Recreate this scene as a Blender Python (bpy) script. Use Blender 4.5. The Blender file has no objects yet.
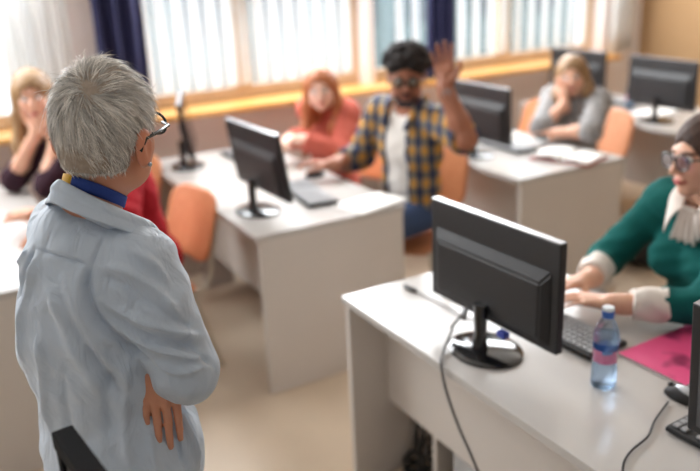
import bpy, bmesh, math, random
import numpy as np
from mathutils import Vector, Matrix
random.seed(4); RNG = np.random.default_rng(4)
SC = bpy.context.scene
COL = SC.collection
PI = math.pi
V3 = lambda *a: np.array(a, dtype=np.float64)

# ------------------------------------------------------------------ camera frame (fitted to the room's desk grid)
CF, CP, CR, CY, CH = 788.6, .3396, -.0451, 2.6381, 1.8047
_F = V3(math.cos(CY)*math.cos(CP), math.sin(CY)*math.cos(CP), -math.sin(CP))
_R = V3(math.sin(CY), -math.cos(CY), 0); _U = np.cross(_R, _F)
_c, _s = math.cos(CR), math.sin(CR)
_R, _U = _c*_R+_s*_U, -_s*_R+_c*_U
_C = V3(0, 0, CH)
def ray(x, y): return _F+_R*(x-350)/CF-_U*(y-235.5)/CF
def atD(x, y, d): return _C+ray(x, y)*d
def atZ(x, y, z): q = ray(x, y); return _C+q*((z-CH)/q[2])
def atY(x, y, v): q = ray(x, y); return _C+q*(v/q[1])
def px(P):
    d = np.asarray(P)-_C; z = d@_F
    return (round(350+CF*(d@_R)/z, 1), round(235.5-CF*(d@_U)/z, 1), round(z, 2))

# ------------------------------------------------------------------ materials
def lin(c):
    c = c/255.0
    return c/12.92 if c <= .04045 else ((c+.055)/1.055)**2.4
def rgb(r, g, b): return (lin(r), lin(g), lin(b), 1)
def new_mat(name):
    m = bpy.data.materials.new(name); m.use_nodes = True
    nt = m.node_tree; return m, nt, nt.nodes['Principled BSDF']
def mat(name, col, rough=.5, var=.06, scale=20, metal=0, spec=.5, bump=0, bscale=200, coat=0, sheen=0, stretch=(1, 1, 1), sss=0, attr=None, trans=0):
    m, nt, b = new_mat(name); N, L = nt.nodes, nt.links
    tc = N.new('ShaderNodeTexCoord'); mp = N.new('ShaderNodeMapping'); mp.inputs['Scale'].default_value = stretch
    L.new(tc.outputs['Object'], mp.inputs['Vector'])
    nz = N.new('ShaderNodeTexNoise'); nz.inputs['Scale'].default_value = scale; nz.inputs['Detail'].default_value = 3
    L.new(mp.outputs['Vector'], nz.inputs['Vector'])
    mr = N.new('ShaderNodeMapRange'); mr.inputs['To Min'].default_value = 1-var*2; mr.inputs['To Max'].default_value = 1+var*2
    L.new(nz.outputs['Fac'], mr.inputs['Value'])
    mx = N.new('ShaderNodeMix'); mx.data_type = 'RGBA'; mx.blend_type = 'MULTIPLY'; mx.inputs['Factor'].default_value = 1
    if attr:
        at = N.new('ShaderNodeAttribute'); at.attribute_name = attr; L.new(at.outputs['Color'], mx.inputs['A'])
    else: mx.inputs['A'].default_value = col
    L.new(mr.outputs['Result'], mx.inputs['B'])
    L.new(mx.outputs['Result'], b.inputs['Base Color'])
    b.inputs['Roughness'].default_value = rough; b.inputs['Metallic'].default_value = metal
    b.inputs['Specular IOR Level'].default_value = spec; b.inputs['Coat Weight'].default_value = coat
    b.inputs['Sheen Weight'].default_value = sheen
    if sss:
        b.inputs['Subsurface Weight'].default_value = sss; b.inputs['Subsurface Radius'].default_value = (.012, .004, .002); b.inputs['Subsurface Scale'].default_value = .6
    if bump:
        n2 = N.new('ShaderNodeTexNoise'); n2.inputs['Scale'].default_value = bscale; L.new(mp.outputs['Vector'], n2.inputs['Vector'])
        bp = N.new('ShaderNodeBump'); bp.inputs['Strength'].default_value = bump; bp.inputs['Distance'].default_value = .002
        L.new(n2.outputs['Fac'], bp.inputs['Height']); L.new(bp.outputs['Normal'], b.inputs['Normal'])
    return m
def wood_mat(name, c1, c2, axis=1, rough=.4, scale=7):
    m, nt, b = new_mat(name); N, L = nt.nodes, nt.links
    tc = N.new('ShaderNodeTexCoord'); mp = N.new('ShaderNodeMapping')
    s = [14, 14, 14]; s[axis] = .8; mp.inputs['Scale'].default_value = s
    L.new(tc.outputs['Object'], mp.inputs['Vector'])
    nz = N.new('ShaderNodeTexNoise'); nz.inputs['Scale'].default_value = scale; nz.inputs['Detail'].default_value = 4
    L.new(mp.outputs['Vector'], nz.inputs['Vector'])
    r = N.new('ShaderNodeValToRGB'); r.color_ramp.elements[0].position = .35; r.color_ramp.elements[1].position = .65
    r.color_ramp.elements[0].color = c1; r.color_ramp.elements[1].color = c2
    L.new(nz.outputs['Fac'], r.inputs['Fac']); L.new(r.outputs['Color'], b.inputs['Base Color'])
    b.inputs['Roughness'].default_value = rough
    return m
def translucent_mat(name, col, t=.6):
    m, nt, b = new_mat(name); N, L = nt.nodes, nt.links
    b.inputs['Roughness'].default_value = .8
    nz = N.new('ShaderNodeTexNoise'); nz.inputs['Scale'].default_value = 60
    mx = N.new('ShaderNodeMix'); mx.data_type = 'RGBA'; mx.inputs['A'].default_value = col; mx.inputs['B'].default_value = tuple(x*.93 for x in col[:3])+(1,)
    L.new(nz.outputs['Fac'], mx.inputs['Factor']); L.new(mx.outputs['Result'], b.inputs['Base Color'])
    tr = N.new('ShaderNodeBsdfTranslucent'); L.new(mx.outputs['Result'], tr.inputs['Color'])
    ms = N.new('ShaderNodeMixShader'); ms.inputs['Fac'].default_value = t
    L.new(b.outputs[0], ms.inputs[1]); L.new(tr.outputs[0], ms.inputs[2]); L.new(ms.outputs[0], N['Material Output'].inputs['Surface'])
    return m
def pane_mat(name, tint=(1, 1, 1, 1), gl=.06, rough=.02):
    m, nt, b = new_mat(name); N, L = nt.nodes, nt.links; N.remove(b)
    t = N.new('ShaderNodeBsdfTransparent'); t.inputs['Color'].default_value = tint
    g = N.new('ShaderNodeBsdfGlossy'); g.inputs['Roughness'].default_value = rough
    lw = N.new('ShaderNodeLayerWeight'); lw.inputs['Blend'].default_value = .25
    mr = N.new('ShaderNodeMapRange'); mr.inputs['To Min'].default_value = gl; mr.inputs['To Max'].default_value = .55
    L.new(lw.outputs['Fresnel'], mr.inputs['Value'])
    ms = N.new('ShaderNodeMixShader'); L.new(mr.outputs['Result'], ms.inputs['Fac'])
    L.new(t.outputs[0], ms.inputs[1]); L.new(g.outputs[0], ms.inputs[2]); L.new(ms.outputs[0], N['Material Output'].inputs['Surface'])
    return m
def plaid_mat(name):
    m, nt, b = new_mat(name); N, L = nt.nodes, nt.links
    tc = N.new('ShaderNodeTexCoord'); sp = N.new('ShaderNodeSeparateXYZ'); L.new(tc.outputs['Object'], sp.inputs[0])
    def band(sock, per, ph):
        a = N.new('ShaderNodeMath'); a.operation = 'MULTIPLY_ADD'; a.inputs[1].default_value = 2*PI/per; a.inputs[2].default_value = ph; L.new(sock, a.inputs[0])
        s = N.new('ShaderNodeMath'); s.operation = 'SINE'; L.new(a.outputs[0], s.inputs[0])
        r = N.new('ShaderNodeMapRange'); r.inputs['From Min'].default_value = -.25; r.inputs['From Max'].default_value = .25; L.new(s.outputs[0], r.inputs['Value'])
        return r.outputs['Result']
    ad = N.new('ShaderNodeMath'); ad.operation = 'ADD'; L.new(sp.outputs['X'], ad.inputs[0]); L.new(sp.outputs['Y'], ad.inputs[1])
    bx = band(ad.outputs[0], .085, .4); bz = band(sp.outputs['Z'], .085, 0)
    def mixc(f, A, B, sa=None, sb=None):
        x = N.new('ShaderNodeMix'); x.data_type = 'RGBA'; L.new(f, x.inputs['Factor'])
        if sa: L.new(sa, x.inputs['A'])
        else: x.inputs['A'].default_value = A
        if sb: L.new(sb, x.inputs['B'])
        else: x.inputs['B'].default_value = B
        return x.outputs['Result']
    r1 = mixc(bx, rgb(196, 142, 62), rgb(86, 86, 88)); r2 = mixc(bx, rgb(120, 112, 98), rgb(38, 50, 84))
    L.new(mixc(bz, None, None, r1, r2), b.inputs['Base Color']); b.inputs['Roughness'].default_value = .85
    return m

M = {}
M['desk_top'] = mat('desk_top_laminate', rgb(190, 185, 181), .2, .015, 8, spec=.5)
M['desk_panel'] = mat('desk_panel_laminate', rgb(206, 198, 191), .5, .015, 6)
M['wall'] = mat('wall_paint', rgb(242, 232, 228), .9, .02, 3)
M['wall_tan'] = mat('tan_wall_paint', rgb(168, 134, 96), .9, .03, 3)
M['wall_cool'] = mat('cool_grey_wall_paint', rgb(184, 183, 184), .9, .02, 3)
M['ceil'] = mat('ceiling_paint', rgb(235, 233, 228), .9, .01, 3)
M['floor'] = mat('linoleum_floor', rgb(206, 188, 166), .38, .05, 4, spec=.4)
M['sill'] = wood_mat('orange_sill_wood', rgb(222, 160, 84), rgb(236, 182, 108), 1, .35)
M['frame'] = wood_mat('pale_window_wood', rgb(206, 178, 146), rgb(220, 196, 168), 2, .5)
M['pane'] = pane_mat('window_glass')
M['blind'] = translucent_mat('blind_fabric', rgb(250, 250, 248), .6)
M['navy'] = mat('navy_curtain_cloth', rgb(44, 46, 82), .95, .1, 12)
M['greycloth'] = translucent_mat('grey_white_curtain', rgb(252, 252, 251), .6)
M['black'] = mat('black_plastic', rgb(24, 23, 24), .55, .05, 60)
M['blackgloss'] = mat('gloss_black_plastic', rgb(20, 20, 22), .12, .02, 60, coat=.5)
M['monback'] = mat('dark_monitor_plastic', rgb(30, 29, 31), .5, .05, 40, bump=.2, bscale=900)
M['screen'] = mat('dark_screen_glass', rgb(24, 24, 28), .15, .02, 10)
M['monedge'] = mat('satin_monitor_edge', rgb(150, 150, 156), .18, .03, 40, spec=.9)  # pale grey paints the window reflection along dark monitor tops
M['key'] = mat('grey_keycaps', rgb(158, 158, 160), .4, .05, 40)  # window sheen on dark keys, put into the key colour
M['silver'] = mat('silver_plastic', rgb(190, 194, 200), .25, .03, 40, metal=.6)
M['orange'] = wood_mat('orange_plywood', rgb(206, 132, 88), rgb(218, 148, 104), 2, .45)
M['tube'] = mat('cream_steel_tube', rgb(206, 196, 178), .3, .03, 30, metal=.3)
M['cable'] = mat('grey_cable_rubber', rgb(96, 94, 94), .5, .05, 30)
M['cableb'] = mat('black_cable_rubber', rgb(36, 34, 34), .5, .05, 30)
M['pink'] = None
M['paper'] = mat('white_paper', rgb(240, 238, 234), .8, .02, 20)
M['redcover'] = mat('red_card_cover', rgb(170, 60, 62), .6, .05, 20)
M['water'] = None
M['bottlecap'] = mat('blue_cap_plastic', rgb(62, 110, 196), .35, .04, 40)
M['capwhite'] = mat('white_cap_plastic', rgb(226, 232, 240), .4, .02, 40)
M['bluevga'] = mat('blue_plug_plastic', rgb(46, 62, 150), .4, .03, 40)
M['denim'] = mat('blue_denim', rgb(52, 72, 108), .9, .12, 90, bump=.3, bscale=600)
M['darktr'] = mat('dark_trouser_cloth', rgb(44, 44, 52), .9, .1, 60)
M['shoe'] = mat('dark_shoe_leather', rgb(40, 34, 32), .5, .08, 40)
M['eyew'] = mat('eye_surface', None, .1, 0, 5, attr='Col')
M['greyseat'] = mat('grey_chair_fabric', rgb(118, 112, 108), .8, .08, 120)

# ------------------------------------------------------------------ scene helpers
def tag(o, label=None, cat=None, group=None, kind=None):
    if label: o['label'] = label
    if cat: o['category'] = cat
    if group: o['group'] = group
    if kind: o['kind'] = kind
    return o
def empty(name, loc=(0, 0, 0), rz=0, label=None, cat=None, group=None):
    o = bpy.data.objects.new(name, None); COL.objects.link(o); o.location = loc; o.rotation_euler = (0, 0, rz)
    o.empty_display_size = .1
    return tag(o, label, cat, group)
def link(name, me, m, parent=None, smooth=False):
    if m: me.materials.append(m)
    o = bpy.data.objects.new(name, me); COL.objects.link(o)
    if parent: o.parent = parent
    if smooth: me.shade_smooth()
    return o
def copy_tree(o, parent=None):
    c = o.copy(); COL.objects.link(c); c.parent = parent
    for ch in o.children: copy_tree(ch, c)
    return c
class MB:
    """collects shapes, then links them as one mesh object"""
    def __init__(s): s.bm = bmesh.new()
    def box(s, lo, hi, bev=0, mtx=None, seg=2):
        t = bmesh.new(); bmesh.ops.create_cube(t, size=1)
        lo, hi = Vector(lo), Vector(hi)
        for v in t.verts: v.co = Vector([(lo[i]+hi[i])/2+v.co[i]*(hi[i]-lo[i]) for i in range(3)])
        if bev: bmesh.ops.bevel(t, geom=list(t.edges), offset=bev, segments=seg, affect='EDGES', profile=.5)
        s.add(t, mtx); return s
    def add(s, t, mtx=None):
        if mtx is not None: t.transform(mtx)
        me = bpy.data.meshes.new('t'); t.to_mesh(me); s.bm.from_mesh(me); t.free(); bpy.data.meshes.remove(me)
    def tube(s, pts, r, n=10, closed=False, caps=True):
        pts = [Vector(p) for p in pts]; m = len(pts)
        rs = r if hasattr(r, '__len__') else [r]*m
        tg = []
        for i in range(m):
            a = pts[(i-1) % m] if (closed or i > 0) else pts[0]; b = pts[(i+1) % m] if (closed or i < m-1) else pts[-1]
            tg.append((b-a).normalized())
        up = Vector((0, 0, 1)) if abs(tg[0].z) < .9 else Vector((1, 0, 0))
        nrm = (up-tg[0]*up.dot(tg[0])).normalized(); rings = []
        for i in range(m):
            nrm = (nrm-tg[i]*nrm.dot(tg[i])).normalized(); bn = tg[i].cross(nrm)
            rings.append([s.bm.verts.new(pts[i]+(nrm*math.cos(2*PI*k/n)+bn*math.sin(2*PI*k/n))*rs[i]) for k in range(n)])
        for i in range(m if closed else m-1):
            A, B = rings[i], rings[(i+1) % m]
            for k in range(n): s.bm.faces.new((A[k], A[(k+1) % n], B[(k+1) % n], B[k]))
        if not closed and caps: s.bm.faces.new(rings[0][::-1]); s.bm.faces.new(rings[-1])
        return s
    def lathe(s, prof, n=32, c=(0, 0, 0), caps=True):
        rings = [[s.bm.verts.new((c[0]+r*math.cos(2*PI*k/n), c[1]+r*math.sin(2*PI*k/n), c[2]+z)) for k in range(n)] for r, z in prof]
        for A, B in zip(rings, rings[1:]):
            for k in range(n): s.bm.faces.new((A[k], A[(k+1) % n], B[(k+1) % n], B[k]))
        if caps: s.bm.faces.new(rings[0][::-1]); s.bm.faces.new(rings[-1])
        return s
    def grid(s, f, nu, nv, thick=0):
        P = [[Vector(f(i/(nu-1), j/(nv-1))) for j in range(nv)] for i in range(nu)]
        W = [[s.bm.verts.new(p) for p in r] for r in P]
        fs = [s.bm.faces.new((W[i][j], W[i+1][j], W[i+1][j+1], W[i][j+1])) for i in range(nu-1) for j in range(nv-1)]
        if thick:
            s.bm.normal_update(); bmesh.ops.solidify(s.bm, geom=fs, thickness=thick)
        return s
    def build(s, name, m, parent=None, smooth=False, angle=None):
        bmesh.ops.recalc_face_normals(s.bm, faces=list(s.bm.faces))
        me = bpy.data.meshes.new(name); s.bm.to_mesh(me); s.bm.free()
        if angle: me.set_sharp_from_angle(angle=angle)
        if smooth and not angle: me.shade_smooth()
        return link(name, me, m, parent)
def smooth_path(pts, n=8):
    pts = [V3(*p) for p in pts]; P = [2*pts[0]-pts[1]]+pts+[2*pts[-1]-pts[-2]]; out = []
    for i in range(1, len(P)-2):
        for k in range(n):
            t = k/n; a, b, c, d = P[i-1:i+3]
            out.append(.5*((2*b)+(c-a)*t+(2*a-5*b+4*c-d)*t*t+(3*b-a-3*c+d)*t**3))
    out.append(pts[-1]); return [tuple(p) for p in out]
def struct(name, mb, m, **k):
    return tag(mb.build(name, m, **k), kind='structure')

# ------------------------------------------------------------------ the setting
WX = -4.71           # inner face of the window wall
YL, YR = -2.2, 5.45  # side walls
XB = 2.4             # wall behind the camera
CZ = 2.95
SILL = .93
wt = .3
struct('floor', MB().box((WX-wt, YL-.2, -.12), (XB+.2, YR+.2, 0)), M['floor'])
struct('ceiling', MB().box((WX-wt, YL-.2, CZ), (XB+.2, YR+.2, CZ+.15)), M['ceil'])
struct('wall_right', MB().box((WX-wt, YR, 0), (XB, YR+.2, CZ)), M['wall_tan'])
struct('wall_left', MB().box((WX-wt, YL-.2, 0), (XB, YL, CZ)), M['wall_cool'])
struct('wall_back', MB().box((XB, YL, 0), (XB+.2, YR, CZ)), M['wall_cool'])
WTOP = 2.5
WINS = [(-1.9, .74), (1.24, 2.79), (2.85, 5.02)]
mb = MB(); mb.box((WX-wt, YL, 0), (WX, YR, SILL)); mb.box((WX-wt, YL, WTOP), (WX, YR, CZ))
edges = [YL]+[v for w in WINS for v in w]+[YR]
for a, b in zip(edges[::2], edges[1::2]): mb.box((WX-wt, a, SILL), (WX, b, WTOP))
struct('wall_front', mb, M['wall'])
struct('trim_1', MB().box((WX-.26, YL+.02, SILL), (WX+.16, 5.08, SILL+.035), .006), M['sill'])
struct('baseboard_front', MB().box((WX, YL, 0), (WX+.015, YR, .08), .004), M['sill'])
MUL = {0: [-.9, .1], 1: [1.93], 2: [4.1]}
for i, (a, b) in enumerate(WINS):
    w = empty('window_%d' % (i+1), (WX-.16, (a+b)/2, SILL+.04)); w['kind'] = 'structure'
    o = V3(WX-.16, (a+b)/2, SILL+.04); z1 = WTOP-SILL-.04
    fr = MB(); h = (b-a)/2; t = .06
    fr.box((-.035, -h, 0), (.035, h, .07)); fr.box((-.035, -h, z1-.07), (.035, h, z1))
    fr.box((-.035, -h, .07), (.035, -h+t, z1-.07)); fr.box((-.035, h-t, .07), (.035, h, z1-.07))
    for y in MUL[i]: fr.box((-.04, y-o[1]-.05, .07), (.04, y-o[1]+.05, z1-.07))
    tag(fr.build('window_frame', M['frame'], w), kind='structure')
    ys = [a+t]+[v for y in MUL[i] for v in (y-.05, y+.05)]+[b-t]
    for p, q in zip(ys[::2], ys[1::2]):
        tag(MB().box((-.004, p-o[1], .07), (.004, q-o[1], z1-.07)).build('window_pane', M['pane'], w), kind='structure')
# vertical fabric blinds, one per window, slats turned half open
def blind(a, b, step, ang, label, ztop=WTOP-.03, zbot=SILL+.13):
    t = empty('vertical_blind', (WX-.08, (a+b)/2, zbot), label=label, cat='blind', group='vertical blinds on the window wall')
    t['kind'] = 'thing'
    c = (a+b)/2; sl = MB(); y = a+.04
    while y < b-.02:
        for_y = y-c
        sl.box((-.0015, -.044, 0), (.0015, .044, ztop-zbot), 0, Matrix.Translation((0, for_y, 0)) @ Matrix.Rotation(ang, 4, 'Z'))
        y += step
    tag(sl.build('slat', M['blind'], t), kind='stuff')
    MB().box((-.02, a-c, ztop-zbot), (.02, b-c, ztop-zbot+.03), .004).build('head_rail', M['capwhite'], t)
    return t
blind(-1.85, .72, .125, .25, 'white vertical blind on the window beside the blonde woman at the far left')
blind(1.27, 2.77, .105, .2, 'white vertical blind on the middle window behind the woman in coral')
blind(3.07, 4.98, .135, .35, 'white vertical blind on the window behind the woman in grey')
def curtain(a, b, z0, z1, m, label, folds, x=WX+.1, amp=.03):
    t = empty('curtain', (x, (a+b)/2, z0), label=label, cat='curtain'); c = (a+b)/2
    MB().grid(lambda u, v: (amp*math.sin(u*folds*2*PI)+.012*math.sin(u*folds*5+v*3), a-c+(b-a)*u+.012*math.sin(v*4), v*(z1-z0)), folds*14+1, 10, .004).build('drape', m, t, True)
    MB().tube([(0, a-c-.06, z1-z0), (0, b-c+.06, z1-z0)], .012).build('rod', M['tube'], t)
    return t
curtain(.97, 1.25, .97, 2.6, M['navy'], 'dark navy curtain gathered between the first and second windows', 3)
curtain(3.2, 3.45, .97, 2.6, M['navy'], 'dark navy curtain gathered behind the raised hand of the man in plaid', 3)
curtain(.48, .84, .97, 2.6, M['greycloth'], 'pale grey curtain hanging beside the dark navy curtain', 4, WX+.09)
curtain(5.0, 5.26, .99, 2.6, M['greycloth'], 'pale curtain gathered at the tan wall corner above the sill', 3, WX+.09)
# outside: paved yard well below and a grey-green building across it
struct('ground', MB().box((-60, -40, -1.4), (WX-wt-.02, 60, -1.2)), mat('pale_yard_paving', rgb(226, 226, 222), .9, .05, .5))
bl = empty('street_building', (-22, 16, -1.2), label='pale grey green building across the yard seen through the blinds', cat='building')
MB().box((-3, -11, 0), (3, 16, 9)).build('wall', mat('grey_green_render', rgb(92, 102, 98), .9, .05, .4), bl)
for z in (1.2, 4.0, 6.6):
    for y in np.arange(-10, 15, 2.2): MB().box((3.0, y, z), (3.04, y+1.2, z+1.4)).build('window', mat('dark_outside_glass', rgb(52, 60, 62), .3, .02, 3) if 'og' not in M else M['og'], bl); M.setdefault('og', bpy.data.materials['dark_outside_glass'])

# ------------------------------------------------------------------ desks
DX0, DX1, DL, DD, DH = -4.45, -2.85, 1.6, .73, .74
def make_desk(x, y, label):
    t = empty('computer_desk', (x, y, 0), label=label, cat='desk', group='white laminate classroom desks')
    MB().box((0, 0, DH-.025), (DL, DD, DH), .002).build('desktop', M['desk_top'], t)
    for a in (0, DL-.025): MB().box((a, .012, 0), (a+.025, DD-.012, DH-.025), .0015).build('side_panel', M['desk_panel'], t)
    MB().box((.025, .155, .31), (DL-.025, .173, DH-.025), .0015).build('modesty_panel', M['desk_panel'], t)
    MB().box((.262, .18, 0), (.284, .36, DH-.025), .0015).build('centre_panel', M['desk_panel'], t)
    return t
make_desk(DX0, 1.13, 'long white desk where the man in plaid and the woman in coral sit')
make_desk(-2.13, 1.13, 'nearest white desk carrying the water bottle and pink booklet')
make_desk(DX0, -.27, 'white desk in front of the blonde woman, mostly behind the standing person')
make_desk(DX0, 2.53, 'white desk where the woman in grey leans, with the open book')
make_desk(DX0, 3.93, 'white desk by the tan wall carrying two monitors')

# ------------------------------------------------------------------ monitors
def make_monitor(x, y, rz, label, tilt=0.0, group='black flat computer monitors'):
    t = empty('computer_monitor', (x, y, DH), rz, label, 'monitor', group)     # local: screen faces +y, back faces -y
    w, h, z0 = .51, .30, .09
    T = Matrix.Translation((0, 0, .24)) @ Matrix.Rotation(tilt, 4, 'X') @ Matrix.Translation((0, 0, -.24))
    MB().box((-w/2, -.012, z0), (w/2, .012, z0+h), .004, T).build('casing', M['monback'], t)
    b = MB(); q = [(-.195, -.135, .0), (.195, .125, .0)]
    bm = bmesh.new(); vs = []
    for (sx, sz0, sz1, yy) in ((.235, .012, .225, -.012), (.205, .030, .185, -.030)):
        vs.append([bm.verts.new((a*sx, yy, z0+zz)) for a, zz in ((-1, sz0), (1, sz0), (1, sz1), (-1, sz1))])
    for k in range(4): bm.faces.new((vs[0][k], vs[0][(k+1) % 4], vs[1][(k+1) % 4], vs[1][k]))
    bm.faces.new(vs[1]); bm.faces.new(vs[0][::-1]); bmesh.ops.bevel(bm, geom=list(bm.edges), offset=.006, segments=2, affect='EDGES')
    b.add(bm, T); b.build('back_housing', M['monback'], t)
    e = MB(); e.box((-w/2+.002, -.0115, z0+h-.001), (w/2-.002, .0115, z0+h+.0015), .0005, T); e.build('top_edge', M['monedge'], t)  # pale strip standing in for reflected window light
    MB().box((-w/2+.014, .0118, z0+.02), (w/2-.014, .0135, z0+h-.013), 0, T).build('screen', M['screen'], t)
    MB().tube([(0, -.042, .012), (0, -.040, .06), (0, -.040, .15)], [.024, .018, .020], 16).build('stand_neck', M['blackgloss'], t, True, .7)
    bm = bmesh.new(); n = 40; r0 = [bm.verts.new((.115*math.cos(2*PI*k/n), -.02+.095*math.sin(2*PI*k/n), 0)) for k in range(n)]
    r1 = [bm.verts.new((.115*math.cos(2*PI*k/n), -.02+.095*math.sin(2*PI*k/n), .008)) for k in range(n)]
    r2 = [bm.verts.new((.105*math.cos(2*PI*k/n), -.02+.086*math.sin(2*PI*k/n), .013)) for k in range(n)]
    for A, B in ((r0, r1), (r1, r2)):
        for k in range(n): bm.faces.new((A[k], A[(k+1) % n], B[(k+1) % n], B[k]))
    bm.faces.new(r0[::-1]); bm.faces.new(r2); m2 = MB(); m2.add(bm); m2.build('stand_base', M['blackgloss'], t, True, .7)
    return t
mon_front = make_monitor(-1.563, 1.30, .04, 'large dark monitor seen from behind on the nearest desk, grey cable plugged in')
p = MB(); p.box((.075, -.05, .085), (.105, -.028, .103), .003); p.build('plug', M['bluevga'], mon_front)
make_monitor(-3.175, 1.30, .05, 'dark monitor seen from behind facing the man in plaid', .14)
make_monitor(-4.17, 1.31, -.35, 'dark monitor standing nearly edge on near the window sill', .16)
make_monitor(-3.38, 2.70, 0, 'dark monitor on the desk of the woman in grey, behind the raised arm', .05)
make_monitor(-3.36, 4.12, 0, 'dark monitor against the tan wall right of the orange chair')
make_monitor(-4.08, 4.12, 0, 'dark monitor half hidden behind the head of the woman in grey')
make_monitor(-.665, 1.30, .0, 'black monitor cut by the right picture edge beside the pink booklet', .09)

# ------------------------------------------------------------------ keyboards, mice, papers
def make_keyboard(x, y, rz, label):
    t = empty('computer_keyboard', (x, y, DH), rz, label, 'keyboard', 'black computer keyboards')
    MB().box((-.22, -.075, .004), (.22, .075, .018), .004).build('case', M['black'], t)
    k = MB()
    for r in range(6):
        for c in range(21):
            if c in (14, 18) or (r == 0 and 4 <= c <= 9): continue
            xx = -.21+c*.0202; yy = -.066+r*.0222
            k.box((xx, yy, .017), (xx+.0165, yy+.018, .024), .002, None, 1)
    k.box((-.21+4*.0202, -.066, .017), (-.21+10*.0202-.003, -.048, .024), .002, None, 1)
    tag(k.build('keys', M['key'], t), kind='stuff')
    for sx in (-.19, .19):
        for sy in (-.06, .06): MB().box((sx-.012, sy-.004, 0), (sx+.012, sy+.004, .005)).build('foot', M['black'], t)
    return t
make_keyboard(-1.575, 1.535, PI+.04, 'black keyboard with grey keys under the hands of the woman in green')
make_keyboard(-.805, 1.452, PI+.05, 'black keyboard at the right picture edge beside the silver topped mouse')
make_keyboard(-3.27, 1.58, PI-.12, 'black keyboard in front of the man in plaid')
make_keyboard(-4.12, 1.62, PI, 'black keyboard near the window in front of the woman in coral')
make_keyboard(-3.45, 2.93, PI, 'black keyboard in front of the woman in grey')
make_keyboard(-4.02, 4.40, PI, 'black keyboard on the desk by the tan wall behind the orange chair')
def make_mouse(x, y, rz, label, m):
    t = empty('computer_mouse', (x, y, DH), rz, label, 'mouse')
    def shell(lo, hi, zs):
        bm = bmesh.new(); bmesh.ops.create_uvsphere(bm, u_segments=24, v_segments=14, radius=1)
        for v in bm.verts:
            v.co = Vector((v.co.x*.031*(1-.12*v.co.y), v.co.y*.056, max(v.co.z, -.05)*zs))
        return bm
    a = MB(); a.add(shell(0, 1, .030), Matrix.Translation((0, 0, .002))); a.build('shell', M['black'], t, True)
    b = MB(); b.add(shell(0, 1, .0325), Matrix.Translation((0, -.004, .003)) @ Matrix.Scale(.8, 4)); 
    b.build('top_cover', m, t, True).location = (0, 0, .006)
    MB().tube([(0, .036, .028), (0, .046, .022)], .005).build('scroll_wheel', M['cableb'], t, True)
    return t
make_mouse(-1.09, 1.525, 1.75, 'silver topped black mouse beside the pink booklet', M['silver'])
make_mouse(-3.54, 1.76, PI, 'black mouse under the right hand of the man in plaid', M['black'])
def cord(name, pts, r, m, label, cat, conn=None):
    t = empty(name, pts[0], label=label, cat=cat); o = V3(*pts[0])
    MB().tube([tuple(V3(*p)-o) for p in smooth_path(pts, 8)], r, 8).build('cord', m, t, True)
    for a, b, rr, cm in conn or (): MB().tube([tuple(V3(*a)-o), tuple(V3(*b)-o)], rr, 8).build('connector', cm, t, True)
    return t
zc = DH+.006
cord('mouse_cable', [tuple(atZ(*q, zc)) for q in ((668, 402), (655, 420), (648, 436), (632, 450), (624, 462), (622, 480))], .0028, M['cableb'], 'thin black mouse cable curving over the nearest desk top', 'cable')
vp = V3(-1.63, 1.258, .842)
cord('video_cable', [tuple(vp), (-1.643, 1.225, .80), tuple(atZ(452, 330, zc+.03)), tuple(atZ(443, 352, zc+.003)), tuple(atY(441, 363, 1.123)), tuple(atY(446, 390, 1.115)), tuple(atY(458, 425, 1.118)), tuple(atY(474, 462, 1.12)), tuple(atY(496, 520, 1.125)), tuple(atY(505, 590, 1.13))], .0042, M['cable'], 'grey cable hanging from the nearest monitor over the desk edge', 'cable',
     [(tuple(vp+V3(0, .004, .012)), tuple(vp+V3(0, -.006, -.022)), .009, M['silver'])])
cord('desk_cable', [tuple(atZ(*q, zc)) for q in ((408, 287), (425, 296), (445, 306), (462, 316), (478, 322))]+[(-1.60, 1.30, .775)], .0026, M['cable'], 'thin grey cable lying across the nearest desk to the monitor stand', 'cable',
     [(tuple(atZ(405, 286, zc+.003)), tuple(atZ(416, 291, zc+.003)), .007, M['cableb'])])
# cables bundled on the floor below the nearest desk
def bundle():
    t = empty('cable_bundle', (-1.98, 1.40, 0), label='tangle of black cables hanging below the nearest desk', cat='cables'); t['kind'] = 'stuff'
    r = random.Random(3); mb = MB()
    cl = lambda v, a_, b_: max(a_, min(b_, v))
    for k in range(11):
        x = r.uniform(-.05, .06)
        pts = [(x, r.uniform(-.05, .05), .66)]
        for z, s in ((.45, .04), (.26, .09), (.12, .12), (.04, .14), (.012, .18), (.012, .2)):
            pts.append((cl(x+r.uniform(-s, s*.6), -.10, .09), cl(r.uniform(-s, s), -.07, .20), z))
        mb.tube(smooth_path(pts, 7), .006, 6)
    mb.build('cords', M['cableb'], t, True); return t
bundle()
pc = empty('computer_tower', (-1.69, 1.445, 0), label='black computer tower on the floor under the nearest desk', cat='computer')
MB().box((-.085, -.12, .012), (.085, .11, .36), .008).build('case', M['black'], pc)
for a in (-.07, .07):
    for b in (-.09, .09): MB().box((a-.015, b-.015, 0), (a+.015, b+.015, .014), .003).build('foot', M['black'], pc)
MB().box((-.075, -.126, .03), (.075, -.118, .33), .003).build('rear_plate', M['silver'], pc)

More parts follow.
